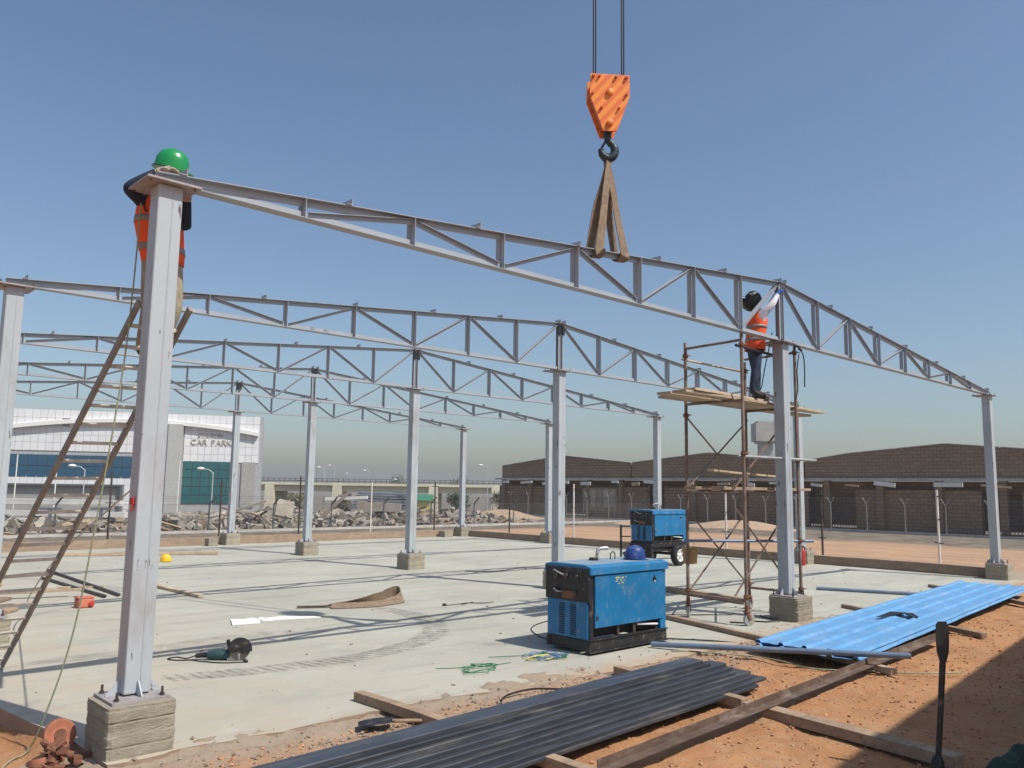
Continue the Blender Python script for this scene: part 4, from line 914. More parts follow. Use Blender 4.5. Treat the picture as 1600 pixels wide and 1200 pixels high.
# ---------------------------------------------------------------- welding machines
def welder(root, lx, ly, h, z0, sticker=True):
    """engine-driven welder in local coordinates: x length, y depth; its door faces -y, its control panel -x"""
    H0 = z0 + .16
    g = B(); g.box(lx / 2, .03, z0 + .085, lx + .02, .06, .13); g.box(lx / 2, ly - .03, z0 + .085, lx + .02, .06, .13); g.box(.03, ly / 2, z0 + .085, .06, ly - .12, .13); g.box(lx - .03, ly / 2, z0 + .085, .06, ly - .12, .13)
    g.box(lx / 2, .012, z0 + .016, lx + .04, .10, .014); g.box(lx / 2, .012, z0 + .156, lx + .03, .07, .012); g.out('skid_frame', 'black_paint', root, bevel=.004)
    g = B(); g.box(lx / 2, ly / 2 + .03, (H0 + h) / 2, lx - .1, ly - .1, h - H0 - .02); g.out('engine_bay', 'opening_dark', root)
    g = B(); g.box(lx / 2 - .2, .05, H0 + .08, .04, .05, .16); g.out('engine_mount', 'bolt', root); g = B(); g.box(lx / 2 + .12, .05, H0 + .08, .05, .05, .16); g.out('engine_mount', 'bolt', root); g = B(); g.tube([(lx * .62, .03, H0 + .1), (lx * .9, .03, H0 + .06)], .014, 6); g.out('drain_pipe', 'bldg_trim', root)
    for x0, w in ((.035, .07), (lx - .06, .12)):
        g = B(); g.box(x0, .03, (H0 + h - .12) / 2 + .0, w, .05, h - .12 - H0); g.out('corner_post', 'black_paint' if x0 < .2 else 'machine_blue', root, bevel=.004)
    d0, d1 = H0 + .13, h - .125
    g = B(); g.box(lx / 2 + .005, .005, (d0 + d1) / 2, lx - .16, .03, d1 - d0); dr = g.out('side_door', 'machine_blue', root, bevel=.008)
    g = B(); g.box(.12, -.014, d0 + .12, .03, .012, .05); g.out('latch', 'black_paint', dr)
    g = B(); g.add([(lx - .26, -.0115, d1 - .05), (lx - .21, -.0115, d1 - .11), (lx - .26, -.0115, d1 - .16), (lx - .31, -.0115, d1 - .11)], [(3, 2, 1, 0)]); g.out('emblem', 'black_cloth', dr)
    g = B(); g.add([(lx - .265, -.0125, d1 - .125), (lx - .235, -.0125, d1 - .125), (lx - .25, -.0125, d1 - .15)], [(2, 1, 0)]); g.out('emblem_mark', 'white_board', dr)
    if sticker:
        g = B(); r = random.Random(9)
        for k in range(16):
            x = .46 + r.uniform(0, .22); z = d1 - .045 - r.uniform(0, .10); w = r.uniform(.015, .05); hh = r.uniform(.008, .022)
            g.add([(x, -.0112 - k * .0001, z), (x + w, -.0112 - k * .0001, z + .006), (x + w, -.0112 - k * .0001, z + hh), (x, -.0112 - k * .0001, z + hh - .004)], [(0, 1, 2, 3)])
        g.out('torn_sticker', 'cable_yellow', dr)
    g = B(); g.prof((-.02, ly / 2, 0), (lx + .02, ly / 2, 0), [(-ly / 2 - .03, h - .115), (ly / 2 + .03, h - .115), (ly / 2 + .03, h - .02), (ly / 2 - .06, h), (-ly / 2 + .06, h), (-ly / 2 - .03, h - .02)]); g.out('lid', 'machine_blue_dusty', root, bevel=.008)
    g = B(); g.box(lx / 2, ly / 2, h + .002, lx - .02, ly - .16, .006); g.out('lid_top', 'machine_top', root)
    zm = H0 + (h - H0) * .50
    g = B(); g.box(-.005, ly / 2, (H0 + zm) / 2, .03, ly - .05, zm - H0); pn = g.out('front_panel', 'machine_blue', root, bevel=.004)
    for y0 in (ly * .36, ly * .62):
        for k in range(14):
            g = B(); g.box(-.024, y0, H0 + .04 + k * (zm - H0 - .09) / 13, .012, .085, .010, rot=Matrix.Rotation(.5, 3, 'Y')); g.out('louvre', 'black_paint', pn)
    g = B(); g.box(-.012, ly / 2, (zm + h - .1) / 2 + .03, .04, ly + .0, h - .04 - zm); cpn = g.out('control_panel', 'black_paint', root, bevel=.004)
    for (y0, dz, r_) in ((ly * .3, .10, .035), (ly * .5, .30, .03), (ly * .75, .28, .04), (ly * .72, .1, .03), (ly * .25, .30, .025)):
        g = B(); g.lathe([(r_, 0), (r_, .018), (r_ * .8, .024)], 14, (-.032, y0, zm + dz), (-1, 0, 0)); g.out('gauge', 'bolt', cpn, smooth=True)
    g = B(); g.box(-.036, ly * .45, zm + .07, .012, .2, .09); g.out('data_plate', 'rust', cpn)
    g = B(); g.tube(curve_pts([(-.03, ly * .8, zm + .34), (-.09, ly * .72, zm + .36), (-.09, ly * .6, zm + .33), (-.03, ly * .55, zm + .3)]), .008, 6); g.tube(curve_pts([(-.03, ly * .8, zm + .12), (-.08, ly * .74, zm + .13), (-.08, ly * .64, zm + .1), (-.03, ly * .6, zm + .1)]), .008, 6); g.out('panel_handle', 'galv', cpn, smooth=True)
    g = B(); x0, y0 = lx * .48, ly * .72; g.tube(curve_pts([(x0, y0, h - .02), (x0, y0, h + .09), (x0 + .02, y0 - .01, h + .14), (x0 + .09, y0 - .05, h + .155), (x0 + .13, y0 - .07, h + .15)], 5), .024, 10); g.out('exhaust_pipe', 'galv', root, smooth=True)
    g = B(); g.tube([(lx * .62 + .045 * cos(a), ly * .6, h + .06 + .045 * sin(a)) for a in [pi * k / 8 for k in range(9)]], .008, 6); g.tube([(lx * .62 + .045, ly * .6, h), (lx * .62 + .045, ly * .6, h + .06)], .008, 6); g.tube([(lx * .62 - .045, ly * .6, h), (lx * .62 - .045, ly * .6, h + .06)], .008, 6); g.out('lifting_eye', 'black_paint', root, smooth=True)
    g = B(); g.lathe([(.06, 0), (.065, .03), (.05, .04)], 14, (lx * .40, ly * .66, h)); g.out('fuel_cap', 'black_paint', root, smooth=True)
wd = thing('welding_machine', 'near blue engine-driven welding machine standing on the slab', 'welding machine', (5.32, .02, 0)); welder(wd, 1.52, .72, 1.06, .02)
tr = thing('welding_machine', 'blue welding machine on a wheeled trailer beyond the scaffold', 'welding machine', (15.4, 6.72, 0)); welder(tr, 1.5, .72, 1.47, .50, False)
g = B(); g.box(.75, .06, .44, 1.5, .08, .10); g.box(.75, .66, .44, 1.5, .08, .10); g.box(.06, .36, .44, .08, .6, .1); g.box(.95, .36, .30, .07, 1.1, .07); g.bar((.1, .1, .44), (-.75, .36, .36), .06, .06); g.bar((.1, .62, .44), (-.75, .36, .36), .06, .06); g.out('trailer_frame', 'black_paint', tr)
g = B(); g.box(-.03, .36, .34, .06, .72, .5); g.bar((-.2, .9, .1), (-.2, .9, 1.05), .04, .04); g.bar((-.2, .9, .75), (-.03, .7, .75), .03, .03); g.bar((-.2, .9, 1.02), (-.03, .7, 1.02), .03, .03); g.out('front_stand', 'black_paint', tr); g = B(); g.bar((-.7, .36, .0), (-.7, .36, .4), .05, .05); g.out('jockey_leg', 'black_paint', tr)
for y0 in (-.13, .85):
    w = B(); w.lathe([(.17, -.08), (.245, -.085), (.27, -.06), (.275, 0), (.27, .06), (.245, .085), (.17, .08)], 28, (.95, y0, .272), (0, 1, 0), cap=False); wo_ = w.out('wheel', 'rubber', tr, smooth=True)
    w = B(); w.lathe([(.17, -.07), (.15, -.075), (.13, -.05), (.07, -.05), (.05, -.075), (.02, -.08), (.02, .05), (.17, .06)], 24, (.95, y0, .272), (0, 1, 0), cap=False); rm = w.out('rim', 'bldg_trim', wo_, smooth=True)
    for k in range(6):
        a = k * pi / 3; w = B(); w.lathe([(.02, 0), (.02, .006)], 8, (.95 + cos(a) * .1, y0 - .056, .272 + sin(a) * .1), (0, 1, 0)); w.out('rim_hole', 'black_paint', rm)
w = B(); w.prof((.95, -.25, 0), (.95, -.02, 0), [(-.36, .5), (.36, .5), (.34, .58), (.2, .62), (-.2, .62), (-.34, .58)]); 
g = B(); g.tube(curve_pts([(15.9, 7.0, 1.48), (15.75, 6.98, 1.58), (15.62, 6.9, 1.52), (15.45, 6.95, 1.5)]), .012, 6); g.tube(curve_pts([(16.0, 6.95, 1.48), (16.2, 6.9, 1.52), (16.4, 6.92, 1.6)]), .008, 6); g.out('welding_cable', 'cable_black', smooth=True, label='black cable bunched on top of the wheeled welding machine', cat='cable')

def helmet(name, lb, c, mat, rz=0, tilt=0., parent=None, s=1.0):
    t = thing(name, lb, 'helmet', c, rz) if parent is None else None
    g = B(); rg = []; n = 24; tm = Matrix.Rotation(tilt, 3, 'Y')
    prof = [(1.0, 0), (1.0, .012), (.985, .05), (.93, .095), (.80, .135), (.58, .160), (.30, .172), (.03, .175)]
    for q, z in prof: rg.append([tm @ Vector((cos(a) * .138 * q * s, sin(a) * .112 * q * s, z * s)) for a in [2 * pi * k / n for k in range(n)]])
    g.rings(rg); shell = (g, t)
    br = B(); top = []; bot = []
    for k in range(n):
        a = 2 * pi * k / n; e = 1.13 + (.26 * max(0, cos(a)) ** 1.5)
        top.append(tm @ Vector((cos(a) * .138 * e * s, sin(a) * .112 * (1.17) * s, .010 * s - .02 * max(0, cos(a)) * s))); bot.append(top[-1] - tm @ Vector((0, 0, .010)))
    inn = [tm @ Vector((cos(a) * .136 * s, sin(a) * .110 * s, .006 * s)) for a in [2 * pi * k / n for k in range(n)]]
    br.rings([inn, bot, top, inn], cap=False)
    rd = B()
    for y in (-.03, 0, .03): rd.tube([tm @ Vector((cos(a) * .135 * s, y * s, (.012 + sin(a) * .160) * s)) for a in [pi * (.12 + .76 * k / 12) for k in range(13)]], .006 * s, 5)
    if parent is None:
        g.out('shell', mat, t, smooth=True); br.out('brim', mat, t, smooth=True); rd.out('ridge', mat, t, smooth=True); return t
    o = g
    return g, br, rd
helmet('safety_helmet', 'blue safety helmet lying on top of the near welding machine', (6.48, .25, 1.075), 'helmet_blue', -.6)
helmet('safety_helmet', 'yellow safety helmet lying on the slab behind the near column', (5.95, 14.9, .015), 'helmet_yellow', 2.4)

# ---------------------------------------------------------------- crane hook block, slings and ropes
HB = Vector((5.60, -.02, 6.62)); hb = thing('crane_hook_block', 'orange striped crane hook block hanging over the front truss', 'crane hook', tuple(HB), radians(-38))
out_ = [(-.085, 0), (.095, 0), (.265, .48), (.265, .78), (-.255, .78), (-.265, .48)]
for y in (-.13, .11):
    g = B(); g.prof((0, y, 0), (0, y + .022, 0), [(-x, z) for x, z in out_]); g.out('side_plate', 'crane_orange', hb, bevel=.004)
g = B(); g.prof((0, -.107, 0), (0, .109, 0), [(-x * .93, z * .97 + .02) for x, z in [(-.085, .06), (.095, .06), (.25, .48), (.25, .70), (-.24, .70), (-.25, .48)]]); g.out('sheave_housing', 'crane_edge', hb)
for y in (-.05, .03):
    g = B(); g.lathe([(.19, -.03), (.2, -.02), (.17, 0), (.2, .02), (.19, .03)], 20, (0, y, .56), (0, 1, 0)); g.out('sheave', 'hook_steel', hb, smooth=True)
for (x, z, r_) in ((0, .53, .045), (.0, .11, .045), (-.22, .74, .02), (.22, .74, .022), (-.14, .74, .016), (.08, .74, .018), (-.23, .5, .014), (.22, .5, .016), (-.11, .31, .016), (.12, .31, .016)):
    g = B(); g.lathe([(r_, 0), (r_, .025), (r_ * .7, .035)], 10, (x, -.13, z), (0, -1, 0)); g.out('bolt', 'crane_edge' if r_ < .04 else 'crane_orange', hb, smooth=True)
hk = B(); SC = 1.0; pts = [(0, 0, .06), (0, 0, -.05), (.025, 0, -.10), (.075, 0, -.15), (.095, 0, -.22), (.07, 0, -.29), (.01, 0, -.32), (-.05, 0, -.30), (-.085, 0, -.245), (-.09, 0, -.20)]
pts = [(x * SC, y, z * SC) for x, y, z in pts]
hk.tube(curve_pts(pts, 5), [.05] * 6 + [.048] * 5 + [.05] * 6 + [.055] * 6 + [.058] * 6 + [.056] * 6 + [.05] * 5 + [.04] * 5 + [.022], 12) if len(curve_pts(pts, 5)) == 46 else hk.tube(curve_pts(pts, 5), .045, 12)
ho = hk.out('hook', 'hook_steel', hb, smooth=True)
g = B(); g.bar((-.085, 0, -.19), (-.015, 0, -.06), .03, .012, up=(0, 1, 0)); g.out('safety_latch', 'black_paint', ho)
hm = Matrix.Rotation(radians(-38), 3, 'Z')
for x in (-.195, -.165, .185, .215):
    q = HB + hm @ Vector((x, -.01, .6)); g = B(); g.tube([q, q + Vector((0, 0, 10.5))], .011, 6)
    nm = {-.195: 'first', -.165: 'second', .185: 'third', .215: 'fourth'}[x]
    g.out('crane_rope', 'wire_rope', smooth=True, label='dark wire rope above the hook block, %s from the left' % nm, cat='wire rope', group='hoist ropes')
def sling(xb, lb, side, yoff):
    """webbing loop: down from the hook, under the top chord and up again"""
    zt = ZC + ztop(xb); tp_ = HB + Vector((-.02 * side, yoff, -.26)); w = Vector((1, 0, 0)); bb = B(); c = []
    front = [(tp_, .030), (tp_.lerp(Vector((xb, -.07, zt)), .3) + Vector((.008 * side, -.008, 0)), .05), (tp_.lerp(Vector((xb, -.08, zt)), .65), .072), (Vector((xb, -.082, zt + .02)), .082), (Vector((xb + .01, -.078, zt - .05)), .08), (Vector((xb + .01, 0, zt - .095)), .07), (Vector((xb + .005, .078, zt - .05)), .08), (Vector((xb, .082, zt + .02)), .08),
             (tp_.lerp(Vector((xb - .03, .09, zt)), .6) + Vector((-.006, .008, 0)), .065), (tp_.lerp(Vector((xb, .07, zt)), .3) + Vector((-.01, .01, 0)), .045), (tp_ + Vector((.0, .03, .01)), .030)]
    cp_ = curve_pts([f[0] for f in front], 6); ws = [f[1] for f in front]; N = len(cp_); rg = []
    for i, p in enumerate(cp_):
        t = i / (N - 1) * (len(ws) - 1); k = min(int(t), len(ws) - 2); ww = ws[k] + (ws[k + 1] - ws[k]) * (t - k)
        dd = (cp_[min(i + 1, N - 1)] - cp_[max(i - 1, 0)]).normalized(); ax = (w - dd * w.dot(dd)).normalized(); tw_ = .5 * sin(i * .35) * (1 - ww / .09); ax = Matrix.Rotation(tw_, 3, dd) @ ax
        nr = ax.cross(dd).normalized() * .006
        rg.append([p - ax * ww + nr, p + ax * ww + nr, p + ax * ww - nr, p - ax * ww - nr])
    bb.rings(rg); bb.out('lifting_sling', 'webbing', label=lb, cat='sling', group='crane slings')
sling(5.37, 'brown webbing sling on the left, from hook to front truss', -1, -.02); sling(5.86, 'brown webbing sling on the right, from hook to front truss', 1, .02)
# ---------------------------------------------------------------- people
def figure(root, J, hands, mats):
    """one continuous skinned body; J: joint -> (pos, radius x, radius y)"""
    chain = [('pelvis', 'waist'), ('waist', 'chest'), ('chest', 'neck'), ('neck', 'head'), ('head', 'crown'),
             ('chest', 'sR'), ('sR', 'eR'), ('eR', 'wR'), ('wR', 'hR'), ('chest', 'sL'), ('sL', 'eL'), ('eL', 'wL'), ('wL', 'hL'),
             ('pelvis', 'pR'), ('pR', 'kR'), ('kR', 'aR'), ('aR', 'tR'), ('pelvis', 'pL'), ('pL', 'kL'), ('kL', 'aL'), ('aL', 'tL')]
    rad = dict(pelvis=(.135, .155), waist=(.115, .14), chest=(.13, .165), neck=(.055, .055), head=(.085, .08), crown=(.07, .065),
               sR=(.075, .075), eR=(.058, .058), wR=(.04, .04), hR=(.04, .028), pR=(.112, .112), kR=(.082, .082), aR=(.066, .068), tR=(.04, .042))
    for k in list(rad):
        if k.endswith('R'): rad[k[0] + 'L'] = rad[k]
    names = list(J); idx = {n: i for i, n in enumerate(names)}
    me = bpy.data.meshes.new('body'); me.from_pydata([J[n] for n in names], [(idx[a], idx[c]) for a, c in chain], [])
    o = bpy.data.objects.new('body', me); COL.objects.link(o)
    o.modifiers.new('skin', 'SKIN'); sk = me.skin_vertices[0].data if me.skin_vertices else None
    if sk is None:
        bpy.context.view_layer.objects.active = o; bm = bmesh.new(); bm.from_mesh(me); bm.verts.layers.skin.verify(); bm.to_mesh(me); bm.free(); sk = me.skin_vertices[0].data
    for n in names: sk[idx[n]].radius = rad[n]; sk[idx[n]].use_root = (n == 'pelvis')
    sb = o.modifiers.new('sub', 'SUBSURF'); sb.levels = 2; sb.render_levels = 2
    bpy.context.view_layer.update()
    dg = bpy.context.evaluated_depsgraph_get(); m2 = bpy.data.meshes.new_from_object(o.evaluated_get(dg)); bpy.data.objects.remove(o)
    seg = {'pelvis-waist': 1, 'waist-chest': 1, 'chest-neck': 1, 'neck-head': 3, 'head-crown': 3}
    def cat(p):
        best = (9, 1)
        for a, c in chain:
            A, C = Vector(J[a]), Vector(J[c]); d = C - A; t = max(0, min(1, (p - A).dot(d) / d.length_squared)); dist = (A + d * t - p).length - .6 * (rad[a][0] + (rad[c][0] - rad[a][0]) * t)
            if c[0] == 'k' or (c[0] == 'a') or c[0] == 'p': m = 0
            elif c[0] == 't': m = 5
            elif c[0] in 'se' and len(c) == 2: m = 2
            elif c[0] == 'w' and len(c) == 2: m = 2
            elif c[0] == 'h' and len(c) == 2: m = 4
            else: m = seg.get(a + '-' + c, 1)
            if dist < best[0]: best = (dist, m)
        return best[1]
    vs_ = [tuple(v.co) for v in m2.vertices]; g = B(); g.add(vs_, [tuple(p.vertices) for p in m2.polygons]); g.mi = [cat(Vector(p.center)) for p in m2.polygons]
    bpy.data.meshes.remove(m2)
    g.cur = 4
    for side in 'RL':                 # palm and five fingers, rooted in the hand
        w, h = Vector(J['w' + side]), Vector(J['h' + side]); d = (h - w).normalized(); up, curl = hands[side]
        up = Vector(up); sd2 = d.cross(up).normalized(); up = sd2.cross(d).normalized(); base = h
        g.bar(w + d * .01, h + d * .02, .085, .036, up=up)
        for k, (off, ln) in enumerate(((-.033, .066), (-.011, .078), (.011, .074), (.033, .058))):
            p0 = base + sd2 * off + d * .005; a1, a2, a3 = curl * .5, curl * 1.1, curl * 1.7
            pt = [p0]
            for a, l in ((a1, .42), (a2, .33), (a3, .25)): pt.append(pt[-1] + (d * cos(a) - up * sin(a)) * ln * l * 1.2)
            g.tube(pt, [.011, .0105, .0095, .008], 6)
        sg = 1 if side == 'R' else -1
        p0 = w + d * .045 + sd2 * .036 * sg; g.tube([p0, p0 + d * .03 + sd2 * .03 * sg - up * .01, p0 + d * .06 + sd2 * .032 * sg - up * .03], [.014, .013, .010], 6)
    g.cur = 3
    hd, cr = Vector(J['head']), Vector(J['crown']); ax = (cr - hd).normalized(); fw = Vector((1, 0, 0)); fw = (fw - ax * fw.dot(ax)).normalized(); sd3 = ax.cross(fw)
    mid = hd.lerp(cr, .35)
    g.tube([mid + fw * .07 + ax * .02, mid + fw * .105 - ax * .015, mid + fw * .075 - ax * .03], [.008, .015, .010], 6)
    for s in (-1, 1): g.lathe([(.012, -.008), (.022, 0), (.012, .008)], 8, mid + sd3 * .084 * s, sd3)
    g.cur = 5
    for s in (-1, 1): g.lathe([(.006, 0), (.010, .006), (.004, .01)], 8, mid + fw * .082 + sd3 * .032 * s + ax * .022, fw)
    g.tube([mid + fw * .085 - ax * .055 + sd3 * .025, mid + fw * .092 - ax * .055, mid + fw * .085 - ax * .055 - sd3 * .025], .004, 5)
    return g.out('body', mats, root, smooth=True)
def vest(root, rgs, bands, mat='vest_orange', name='safety_vest'):
    def ring(c, rx, ry, n=28): return [Vector((c[0] + cos(a) * rx, c[1] + sin(a) * ry * (1 - .06 * cos(2 * a)), c[2])) for a in [2 * pi * k / n for k in range(n)]]
    g = B(); g.rings([ring(c, rx + .004 * (i % 2), ry) for i, (c, rx, ry) in enumerate(rgs)], cap=False); v = g.out(name, mat, root, smooth=True, solid=.006)
    def at(z):
        for i in range(len(rgs) - 1):
            z0, z1 = rgs[i][0][2], rgs[i + 1][0][2]
            if z0 <= z <= z1:
                t = (z - z0) / (z1 - z0); A, C = rgs[i], rgs[i + 1]
                return ([A[0][q] + (C[0][q] - A[0][q]) * t for q in range(3)], A[1] + (C[1] - A[1]) * t + .007, A[2] + (C[2] - A[2]) * t + .007)
    for z in bands:
        g = B(); rg = []
        for dz in (-.025, .025): c, rx, ry = at(z + dz); rg.append(ring(c, rx, ry))
        g.rings(rg, cap=False); g.out('reflective_band', 'reflective', v, smooth=True, solid=.003)
    return v
# worker on the scaffold, reaching up to the ridge
w2 = thing('person', 'worker in orange vest, white shirt, jeans and black welding hood reaching up on the scaffold', 'person', (9.66, .27, 3.489), radians(-43.3))
J2 = dict(pelvis=(.0, 0, .87), waist=(.01, 0, 1.04), chest=(.05, 0, 1.27), neck=(.045, 0, 1.45), head=(.0, 0, 1.55), crown=(-.03, 0, 1.68),
          sR=(.09, -.17, 1.37), eR=(.24, -.21, 1.52), wR=(.37, -.07, 1.71), hR=(.41, -.04, 1.78), sL=(.09, .17, 1.37), eL=(.27, .16, 1.50), wL=(.36, .07, 1.69), hL=(.40, .05, 1.77),
          pR=(-.005, -.10, .80), kR=(-.02, -.115, .46), aR=(-.09, -.12, .09), tR=(.07, -.13, .035), pL=(.0, .10, .80), kL=(.05, .11, .47), aL=(.05, .12, .09), tL=(.21, .13, .035))
figure(w2, J2, {'R': ((-.6, -.3, .6), .75), 'L': ((-.6, .3, .6), .75)}, ['jeans', 'shirt_white', 'shirt_white', 'skin', 'glove_blue', 'boot'])
vest(w2, [((.0, 0, .79), .165, .195), ((.005, 0, .88), .160, .190), ((.015, 0, 1.02), .150, .178), ((.035, 0, 1.16), .158, .188), ((.05, 0, 1.27), .162, .196), ((.055, 0, 1.36), .145, .185), ((.05, 0, 1.43), .095, .13)], (.96, 1.17))
hd = B(); n = 22; rg = []
tmx = Matrix.Rotation(.55, 3, 'Y')
for q, rx, ry in ((-.16, .06, .07), (-.13, .105, .10), (-.06, .13, .118), (.02, .135, .122), (.09, .115, .108), (.13, .07, .07), (.145, .01, .01)):
    rg.append([Vector((-.035, 0, 1.635)) + tmx @ Vector((math.copysign(abs(cos(a)) ** .7, cos(a)) * rx * (1.12 if cos(a) > 0 else .92), math.copysign(abs(sin(a)) ** .8, sin(a)) * ry * .9, q * 1.12)) for a in [2 * pi * k / n for k in range(n)]])
hd.rings(rg); ho2 = hd.out('welding_hood', 'hood_black', w2, smooth=True)
g = B(); g.box(.085, 0, 1.60, .05, .13, .07, rot=tmx); g.out('visor', 'rubber', ho2, bevel=.006)
g = B(); g.lathe([(.03, 0), (.035, .03), (.02, .04)], 10, (-.10, -.10, 1.69), (-.3, -1, .2)); g.lathe([(.045, 0), (.05, .05), (.03, .07)], 12, (-.16, -.02, 1.64), (-1, 0, .1)); g.out('hood_knob', 'hood_black', ho2, smooth=True)
# worker behind the top of the near column
w1 = thing('person', 'worker in green helmet, orange vest and navy sleeves leaning over the near column top', 'person', (.11, .46, 3.03), radians(-90))
J1 = dict(pelvis=(-.05, .08, .86), waist=(-.02, .05, 1.03), chest=(.04, .01, 1.25), neck=(.09, .0, 1.44), head=(.12, .03, 1.58), crown=(.13, .03, 1.71),
          sR=(.06, -.18, 1.38), eR=(.16, -.335, 1.40), wR=(.31, -.15, 1.545), hR=(.36, -.07, 1.575), sL=(.06, .18, 1.37), eL=(.13, .185, 1.17), wL=(.27, .13, 1.38), hL=(.34, .07, 1.52),
          pR=(-.06, .0, .80), kR=(-.02, -.01, .46), aR=(-.17, .0, .10), tR=(-.02, -.02, .055), pL=(-.05, .16, .80), kL=(.0, .18, .46), aL=(-.17, .12, .10), tL=(-.02, .13, .055))
figure(w1, J1, {'R': ((-.1, 0, 1), .6), 'L': ((-.2, 0, 1), .6)}, ['khaki', 'shirt_navy', 'shirt_navy', 'skin', 'glove_tan', 'boot'])
vest(w1, [((-.05, .08, .86), .155, .165), ((-.045, .07, .94), .155, .175), ((-.02, .04, 1.05), .15, .185), ((.02, .0, 1.18), .155, .192), ((.045, 0, 1.29), .158, .192), ((.06, 0, 1.36), .135, .175), ((.075, 0, 1.42), .10, .13)], (.98, 1.2))
c_ = Vector((.13, .03, 1.665)); gs = helmet('x', 'x', (0, 0, 0), 'helmet_green', parent=w1, s=1.04, tilt=.14)
hroot = None
for gg, nm in zip(gs, ('safety_helmet', 'brim', 'ridge')):
    gg.v = [tuple(Matrix.Rotation(1.0, 3, 'Z') @ Matrix.Rotation(.10, 3, 'X') @ Vector(p) + c_) for p in gg.v]
    o = gg.out(nm, 'helmet_green', w1 if hroot is None else hroot, smooth=True)
    if hroot is None: hroot = o
g = B(); g.tube([Vector(J1['wR']) - Vector((.045, -.05, .01)), Vector(J1['wR']) + Vector((.02, .03, .005))], [.047, .045], 10); g.out('glove_cuff', 'red_paint', w1, smooth=True)
# rope from the worker's waist to the ground
g = B(); g.tube(curve_pts([(-.10, .30, 4.33), (-.14, .22, 3.6), (-.18, .22, 2.8), (-.26, .34, 1.6), (-.32, .50, .75), (-.44, .66, .1), (-.50, .78, -.13), (-.62, .70, -.15), (-.75, .5, -.16), (-.8, .35, -.15)], 8), .0065, 6)
g.out('rope', 'rope_green', smooth=True, label='pale green rope hanging from the worker at the near column to the ground', cat='rope')
g = B(); g.tube(curve_pts([(.70, 4.6, 1.15), (.66, 5.4, .7), (.95, 6.9, .22), (1.78, 7.72, .2)], 8), .008, 6); g.tube([(.70, 4.6, 1.15), (.05, .12, 2.05)], .008, 6)
g.out('rope', 'rope_pale', smooth=True, label='pale taut rope running from the near column down to the red box', cat='rope')

# ---------------------------------------------------------------- loose things on the slab
bx = thing('tool_box', 'small red toolbox on the slab left of the near column', 'toolbox', (1.93, 7.74, 0), .12)
g = B(); g.box(0, 0, .075, .24, .18, .14); g.out('box_body', 'red_box', bx, bevel=.015)
g = B(); g.box(0, 0, .16, .25, .19, .028); g.out('lid', 'red_box', bx, bevel=.01)
g = B(); g.lathe([(.035, 0), (.045, .03), (.03, .05)], 10, (.07, -.09, .06), (0, -1, 0)); g.out('knob', 'red_paint', bx, smooth=True)
gr = thing('disc_cutter', 'dark green disc cutter with black guard lying on the slab', 'power tool', (1.88, 2.52, 0), -.72)
g = B(); g.tube([(-.17, 0, .055), (-.1, 0, .06), (.05, 0, .06), (.10, 0, .055)], [.045, .055, .058, .05], 12); g.out('motor_housing', 'tool_green', gr, smooth=True)
g = B(); g.tube([(.09, 0, .055), (.2, 0, .055)], [.052, .045], 10); g.box(.13, 0, .03, .14, .09, .05); g.out('gear_head', 'alu', gr, smooth=True)
g = B(); g.tube([(-.17, 0, .055), (-.25, .01, .05), (-.31, .0, .045)], [.034, .03, .026], 8); g.out('rear_handle', 'black_paint', gr, smooth=True)
g = B(); g.lathe([(.0, -.003), (.115, -.003), (.115, .003), (0, .003)], 24, (.19, -.03, .12), (.35, -1, .1), cap=False); g.out('disc', 'bolt', gr)
g = B(); axg = Vector((.35, -1, .1)).normalized(); ag = axg.orthogonal().normalized(); bg_ = axg.cross(ag); rg = []
for k in range(15):
    a = -.2 + pi * 1.05 * k / 14; dr_ = None
    dr_ = Vector((cos(a) * .94, cos(a) * .33, sin(a))); q = Vector((.19, -.03, .12))
    rg.append([q + dr_ * .135 - axg * .03, q + dr_ * .135 + axg * .03, q + dr_ * .02 + axg * .03, q + dr_ * .02 - axg * .03])
g.rings(rg); g.out('guard', 'black_paint', gr)
g = B(); g.tube([(.08, -.02, .09), (.06, -.05, .23)], [.017, .022], 8); g.out('side_handle', 'black_paint', gr, smooth=True)
g = B(); g.tube(curve_pts([(-.31, 0, .045), (-.42, .03, .01), (-.56, .1, .008), (-.62, .0, .008), (-.5, -.07, .008), (-.33, -.06, .01), (-.2, -.12, .008), (.05, -.19, .008), (.27, -.14, .008)], 6), .007, 6); g.box(.29, -.135, .014, .05, .025, .022); g.out('power_cord', 'cable_black', gr, smooth=True)
def board(name, pts, th, mat, lb, cat, z=.004):
    g = B(); n = len(pts); g.add([(x, y, z) for x, y in pts] + [(x, y, z + th) for x, y in pts], [tuple(range(n - 1, -1, -1)), tuple(range(n, 2 * n))] + [(i, (i + 1) % n, n + (i + 1) % n, n + i) for i in range(n)]); return g.out(name, mat, label=lb, cat=cat)
board('foam_board', [(2.98, 4.66), (3.36, 4.58), (3.42, 4.74), (3.50, 4.78), (3.48, 5.05), (3.30, 5.0), (3.16, 5.10)], .018, 'white_board', 'smaller broken white board on the slab, left one', 'board')
board('foam_board', [(3.46, 4.72), (3.55, 4.66), (3.63, 4.71), (4.30, 4.50), (4.26, 4.62), (3.84, 4.92), (3.62, 4.9), (3.58, 5.04), (3.50, 4.9)], .018, 'white_board', 'longer broken white board on the slab, right one', 'board')
